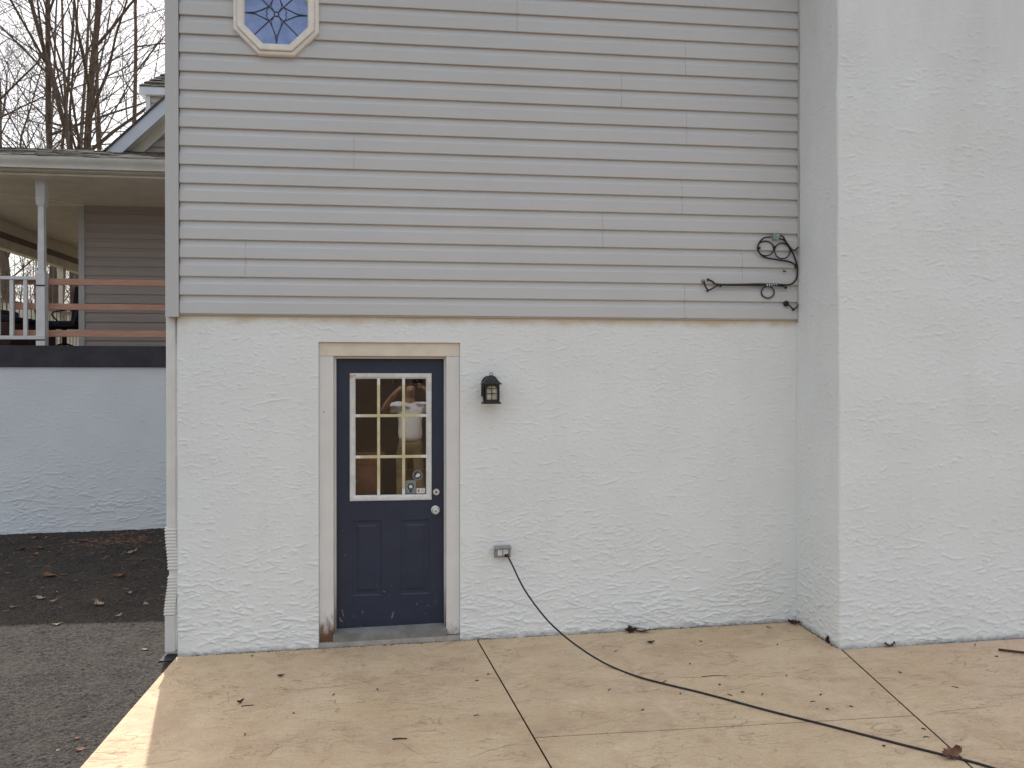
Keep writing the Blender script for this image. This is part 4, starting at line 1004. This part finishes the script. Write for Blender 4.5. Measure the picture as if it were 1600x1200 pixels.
drv = [(-4.276,3.6,'leaf_rust',0,1.1),(-4.007,3.33,'leaf_rust',0,.9),(-4.1,3.642,'leaf_brown',0,1.1),(-4.405,4.2,'leaf_rust',0,.9),(-4.283,4.2,'leaf_tan',0,.5),(-3.746,3.896,'leaf_rust',0,1.2),(-3.007,3.214,'leaf_tan',1,1.3),(-3.451,2.346,'leaf_rust',0,1.5),(-3.351,2.395,'leaf_brown',0,.7),(-2.78,2.243,'leaf_brown',1,1.2),(-2.626,1.323,'leaf_tan',1,1.2),(-3.192,1.575,'leaf_tan',0,1.0),(-3.043,1.479,'leaf_tan',0,.7),(-3.139,1.749,'leaf_tan',0,.6),(-2.743,.83,'leaf_tan',0,.75),(-2.244,1.306,'leaf_tan',0,.7),(-2.491,1.657,'leaf_tan',0,.6),(-2.782,2.902,'leaf_brown',0,.8),(-2.354,1.004,'leaf_tan',0,.8),(-1.9,.212,'leaf_tan',0,.6),(-3.294,1.335,'leaf_tan',0,.7),(-2.123,.281,'leaf_tan',0,.4),(-1.79,-1.19,'leaf_brown',0,.4),(-1.72,-1.329,'leaf_brown',0,.6),(-1.83,-1.329,'leaf_tan',0,.3)]
OWN = {7: 'largest rusty orange leaf in the shaded middle of the driveway', 9: 'curled brown leaf in shade right of the largest rusty leaf',
       10: 'largest pale leaf in the shade just above the sunlit asphalt', 6: 'long pale leaf nearest the white foundation wall on the right',
       14: 'pale leaf lying exactly at the edge of the shade on the driveway', 18: 'small pale leaf in shade nearest the shadow edge by the downspout',
       19: 'pale leaf on sunlit asphalt nearest the downspout foot', 23: 'larger brown leaf on sunlit asphalt beside the patio edge', 22: 'smaller brown leaf on sunlit asphalt beside the patio edge',
       24: 'tiny pale leaf on sunlit asphalt next to two brown leaves'}
for i, (x, y, k, v, s_) in enumerate(drv):
    col = {'leaf_tan': 'pale tan', 'leaf_rust': 'rusty orange', 'leaf_brown': 'brown'}[k]
    own = OWN.get(i)
    if own:
        leaf(k, v, x, y, dz(x, y)+.002, rnd.uniform(0, 6.28), s_, own, 'leaves on the driveway', (rnd.uniform(-.2, .2), rnd.uniform(-.2, .2))); continue
    leaf(k, v, x, y, dz(x, y)+.002, rnd.uniform(0, 6.28), s_, col+' fallen leaf lying on the dark asphalt driveway', 'leaves on the driveway, '+col, (rnd.uniform(-.2, .2), rnd.uniform(-.2, .2)))
leaf('leaf_brown', 1, 2.545, -2.108, pz(2.55)+.006, .3, 1.05, 'large curled brown leaf lying over the black cord', None, (.5, -.1))
leaf('leaf_dark', 0, 1.535, -.012, pz(1.55)+.004, .2, 1.5, 'dark leaf at the wall foot, left one of the small heap', None, (.5, 0))
leaf('leaf_brown', 0, 1.625, -.03, pz(1.55)+.004, 2.8, 1.25, 'brown leaf at the wall foot, right one of the small heap', None, (.3, .1))
leaf('leaf_dark', 1, 1.52, -.005, pz(1.55)+.02, 1.4, 1.4, 'dark curled leaf standing on top of the wall foot heap', None, (1.1, .3))
leaf('leaf_dark', 0, 2.77, -.045, pz(2.8)+.004, -.6, 1.4, 'dark leaf wedged in the inner corner beside the chimney', None, (.4, 0))
leaf('leaf_dark', 1, 2.808, -.455, pz(2.8)+.018, 1.4, 1.0, 'dark folded leaf leaning on the chimney corner foot', None, (0, -1.2))
leaf('leaf_dark', 0, 3.17, -.605, pz(3.2)+.004, .1, 1.3, 'dark leaf flattened against the chimney front foot', None, (.4, 0))
leaf('leaf_dark', 0, -.855, -.489, pz(-.85)+.003, .1, .7, 'small dark leaf on the patio in front of the door', None, (.2, 0))
leaf('leaf_dark', 1, -1.021, -.883, pz(-1.0)+.003, .5, .8, 'small curled dark leaf beside a twig on the left patio', None, (.2, 0))
leaf('leaf_dark', 0, 1.608, -.279, pz(1.6)+.003, .1, .9, 'small dark leaf on the patio near the wall foot heap', None, (.2, 0))
def stick(x, y, ln, r, rz, bend=0.): 
    c_, s_ = math.cos(rz), math.sin(rz); z = pz(x)+r
    return MB().tube([(x-c_*ln/2, y-s_*ln/2, z), (x-s_*bend, y+c_*bend, z+r*.6), (x+c_*ln/2, y+s_*ln/2, z)], [r, r*.9, r*.7], 6)
tag(obj('stick', stick(3.985, -.961, .46, .009, -.67, .012), M['leaf_dark']), 'thick brown stick lying on the patio at the far right', 'stick')
tag(obj('twig', stick(-.089, -1.501, .075, .004, -.02), M['twig_bit']), 'short straight black twig on the patio below the door', 'twig')
tag(obj('twig', stick(-.969, -.927, .07, .003, .12), M['twig_bit']), 'short twig beside the curled leaf on the left patio', 'twig')
tag(obj('twig', stick(1.822, -.935, .17, .002, -.05, .012), M['twig_bit']), 'long thin twig on the patio under the middle stucco wall', 'twig')
bits = [(1.962,-.296),(1.336,-.39),(2.45,-.449),(2.555,-.07),(2.56,-.10),(1.743,-.704),(2.252,-.999),(1.799,-1.223),(1.798,-1.073),(1.887,-1.202),(1.988,-1.247),(2.309,-1.312),(2.392,-1.491),(2.219,-1.393),(2.244,-1.507),(1.244,-1.35),(1.133,-1.037),(1.524,-1.162),(2.955,-1.064),(3.132,-1.329),(3.74,-.684),(2.605,-1.817),(2.561,-1.903),(2.295,-1.961),(3.722,-.906),(1.494,-.967),(-1.113,-.067),(-.689,-1.075),(-.902,-1.313),(-.237,-.807),(-.49,-.845),(.326,-1.273),(.444,-.671),(.364,-.763),(-.173,.003),(-.222,.0),(.032,-.005)]
bm_ = [stick(0, 0, .020, .0034, 0, .002), stick(0, 0, .032, .0024, 0, .004), stick(0, 0, .013, .004, 0, .001)]
bme = []
for b in bm_:
    o = obj('bark_bit', b, M['twig_bit']); bme.append(o.data); bpy.data.objects.remove(o)
for i, (x, y) in enumerate(bits):
    o = link('bark_bit', bme[i % 3], None, (x, y, pz(x)-pz(0))); o.rotation_euler = (0, 0, rnd.uniform(0, 6.28))
    tag(o, 'tiny dark bit of bark or twig scattered on the tan patio', 'debris', 'bark bits on the patio')
# crumbs of dirt along the wall foot and over the paving, and pine needles on the drive
mb = MB(); g = random.Random(9)
def crumb(x, y, z, s_):
    a = g.uniform(0, 3); pts = [(x+s_*math.cos(a+k*1.57)*g.uniform(.5, 1.2), y+s_*math.sin(a+k*1.57)*g.uniform(.4, 1), z) for k in range(4)]
    mb.add(pts+[(x, y, z+s_*.7)], [(0,1,4),(1,2,4),(2,3,4),(3,0,4)])
for i in range(520):
    x = g.uniform(-1.6, 2.8); y = .022-abs(g.gauss(0, .010)); crumb(x, y, pz(x)+.0005, g.uniform(.002, .006))
for i in range(200):
    x = g.uniform(2.83, 4.6); y = -.585-abs(g.gauss(0, .012)); crumb(x, y, pz(x)+.0005, g.uniform(.002, .006))
for i in range(110):
    y = g.uniform(-.58, .0); x = 2.815-abs(g.gauss(0, .01)); crumb(x, y, pz(x)+.0005, g.uniform(.002, .006))
for i in range(170):
    x = g.uniform(-1.6, 5); y = -(g.random()**1.3)*3.4-.03
    if x > 2.8 and y > -.6: continue
    crumb(x, y, pz(x)+.0004, g.uniform(.0015, .0045))
dirt = obj('dirt_crumbs', mb, M['twig_bit'], fix=False); tag(dirt, 'dark dirt crumbs along the wall foot and over the patio', 'dirt', kind='stuff')
mb = MB()
for i in range(420):
    x = g.gauss(-3.35, .35); y = g.gauss(3.9, .24) if i < 200 else g.uniform(1.2, 4.3)
    if i >= 200: x = g.uniform(-4.8, -1.8)
    if y > 4.47: continue
    a = g.uniform(-1, 1) if i < 200 else g.uniform(0, 6.28); l_ = g.uniform(.02, .06); z = dz(x, y)+.003
    c_, s_ = math.cos(a)*l_/2, math.sin(a)*l_/2; w_ = .0035
    mb.add([(x-c_, y-s_-w_, z), (x+c_, y+s_-w_, z), (x+c_, y+s_+w_, z+.006), (x-c_, y-s_+w_, z+.004)], [(0,1,2,3)])
nd = obj('pine_needles', mb, M['leaf_brown'], fix=False); tag(nd, 'rusty needles and litter drifted along the foundation on the driveway', 'litter', kind='stuff')

# ------------------------------------------------------------------ the photographer, seen only in the door glass
def skin(name, verts, edges, radii, mat, parent, root=0, sub=2):
    me = bpy.data.meshes.new(name); org = wloc(parent)
    me.from_pydata([(v[0], v[1], v[2]) for v in verts], edges, []); o = bpy.data.objects.new(name, me); C.objects.link(o)
    md = o.modifiers.new('s', 'SKIN'); md.use_smooth_shade = True
    sv_ = me.skin_vertices[0].data
    for i, r_ in enumerate(radii): sv_[i].radius = r_ if isinstance(r_, tuple) else (r_, r_); sv_[i].use_root = (i == root)
    o.modifiers.new('u', 'SUBSURF').levels = sub
    dg = bpy.context.evaluated_depsgraph_get(); m2 = bpy.data.meshes.new_from_object(o.evaluated_get(dg)); bpy.data.objects.remove(o)
    m2.materials.clear(); m2.materials.append(mat); m2.name = name
    m2.polygons.foreach_set('use_smooth', [True]*len(m2.polygons))
    return link(name, m2, parent)
PX, PY = -.10, -6.02
PZ = gz(PX, PY); PZ = pz(PX)
man = thing('person', 'person in white t-shirt and khaki trousers raising a phone, mirrored in door glass', 'person', (PX, PY, PZ))
# local frame: +y towards the house
V = [(0,0,.96),(0,-.01,1.12),(0,-.01,1.30),(0,-.02,1.46),(0,-.01,1.56),(0,.0,1.63),(0,.015,1.71),(0,.01,1.79),
     (-.19,-.02,1.48),(-.40,.06,1.42),(-.22,.26,1.68),(-.12,.30,1.77),(.19,-.02,1.48),(.40,.06,1.42),(.26,.26,1.68),(.17,.30,1.77),
     (-.10,0,.90),(-.12,.02,.50),(-.13,-.01,.10),(-.14,.12,.045),(.10,0,.90),(.12,.02,.50),(.13,-.01,.10),(.14,.12,.045)]
E_ = [(0,1),(1,2),(2,3),(3,4),(4,5),(5,6),(6,7),(3,8),(8,9),(9,10),(10,11),(3,12),(12,13),(13,14),(14,15),(0,16),(16,17),(17,18),(18,19),(0,20),(20,21),(21,22),(22,23)]
Rd = [(.15,.12),(.16,.13),(.16,.12),(.14,.10),(.065,.065),(.06,.07),(.078,.10),(.072,.09),.065,.05,.038,.03,.065,.05,.038,.03,.085,.06,.042,.04,.085,.06,.042,.04]
skin('body', V, E_, Rd, M['skin'], man)
for sgn, bx in ((-1, -.12), (1, .17)):
    for k in range(4):
        z0 = 1.765+.018*k-.02
        skin('finger', [(bx,.30,z0),(bx-sgn*.035,.335,z0+.012),(bx-sgn*.055,.325,z0+.012)], [(0,1),(1,2)], [.010,.009,.008], M['skin'], man, 0, 1)
    skin('thumb', [(bx,.29,1.75),(bx-sgn*.02,.30,1.735),(bx-sgn*.045,.325,1.748)], [(0,1),(1,2)], [.013,.011,.009], M['skin'], man, 0, 1)
nv = MB().lathe((PX, PY+.115, PZ+1.715), (0, 1, -.35), [(-.01,.016),(.012,.014),(.026,.010),(.032,.003)], 10); obj('nose', nv, M['skin'], man, smooth=60)
skin('t_shirt', [(0,0,.93),(0,-.005,1.10),(0,-.01,1.28),(0,-.02,1.45),(0,-.01,1.535),(-.20,-.02,1.475),(-.34,.035,1.44),(.20,-.02,1.475),(.34,.035,1.44)], [(0,1),(1,2),(2,3),(3,4),(3,5),(5,6),(3,7),(7,8)],
     [(.185,.155),(.19,.165),(.185,.15),(.165,.12),(.075,.075),.088,.080,.088,.080], M['tshirt'], man)
skin('trousers', [(0,0,1.0),(0,0,.90),(-.11,0,.84),(-.125,.02,.48),(-.135,-.01,.09),(.11,0,.84),(.125,.02,.48),(.135,-.01,.09)], [(0,1),(1,2),(2,3),(3,4),(1,5),(5,6),(6,7)],
     [(.175,.145),(.17,.145),.105,.085,.075,.105,.085,.075], M['khaki'], man)
skin('hair', [(0,-.03,1.74),(0,-.005,1.835)], [(0,1)], [(.085,.085),(.074,.085)], M['hair'], man)
ph = thing('phone', 'black phone held up in both hands, mirrored in door glass', 'phone', (.02, -5.70, 1.81))
obj('case', MB().box(-.065, .10, -5.712, -5.703, 1.772, 1.848, .003), M['phone'], ph)
obj('lens', MB().lathe((0, -5.7028, 1.811), (0,1,0), [(0,.007),(.001,.006)], 12), M['steel'], ph)
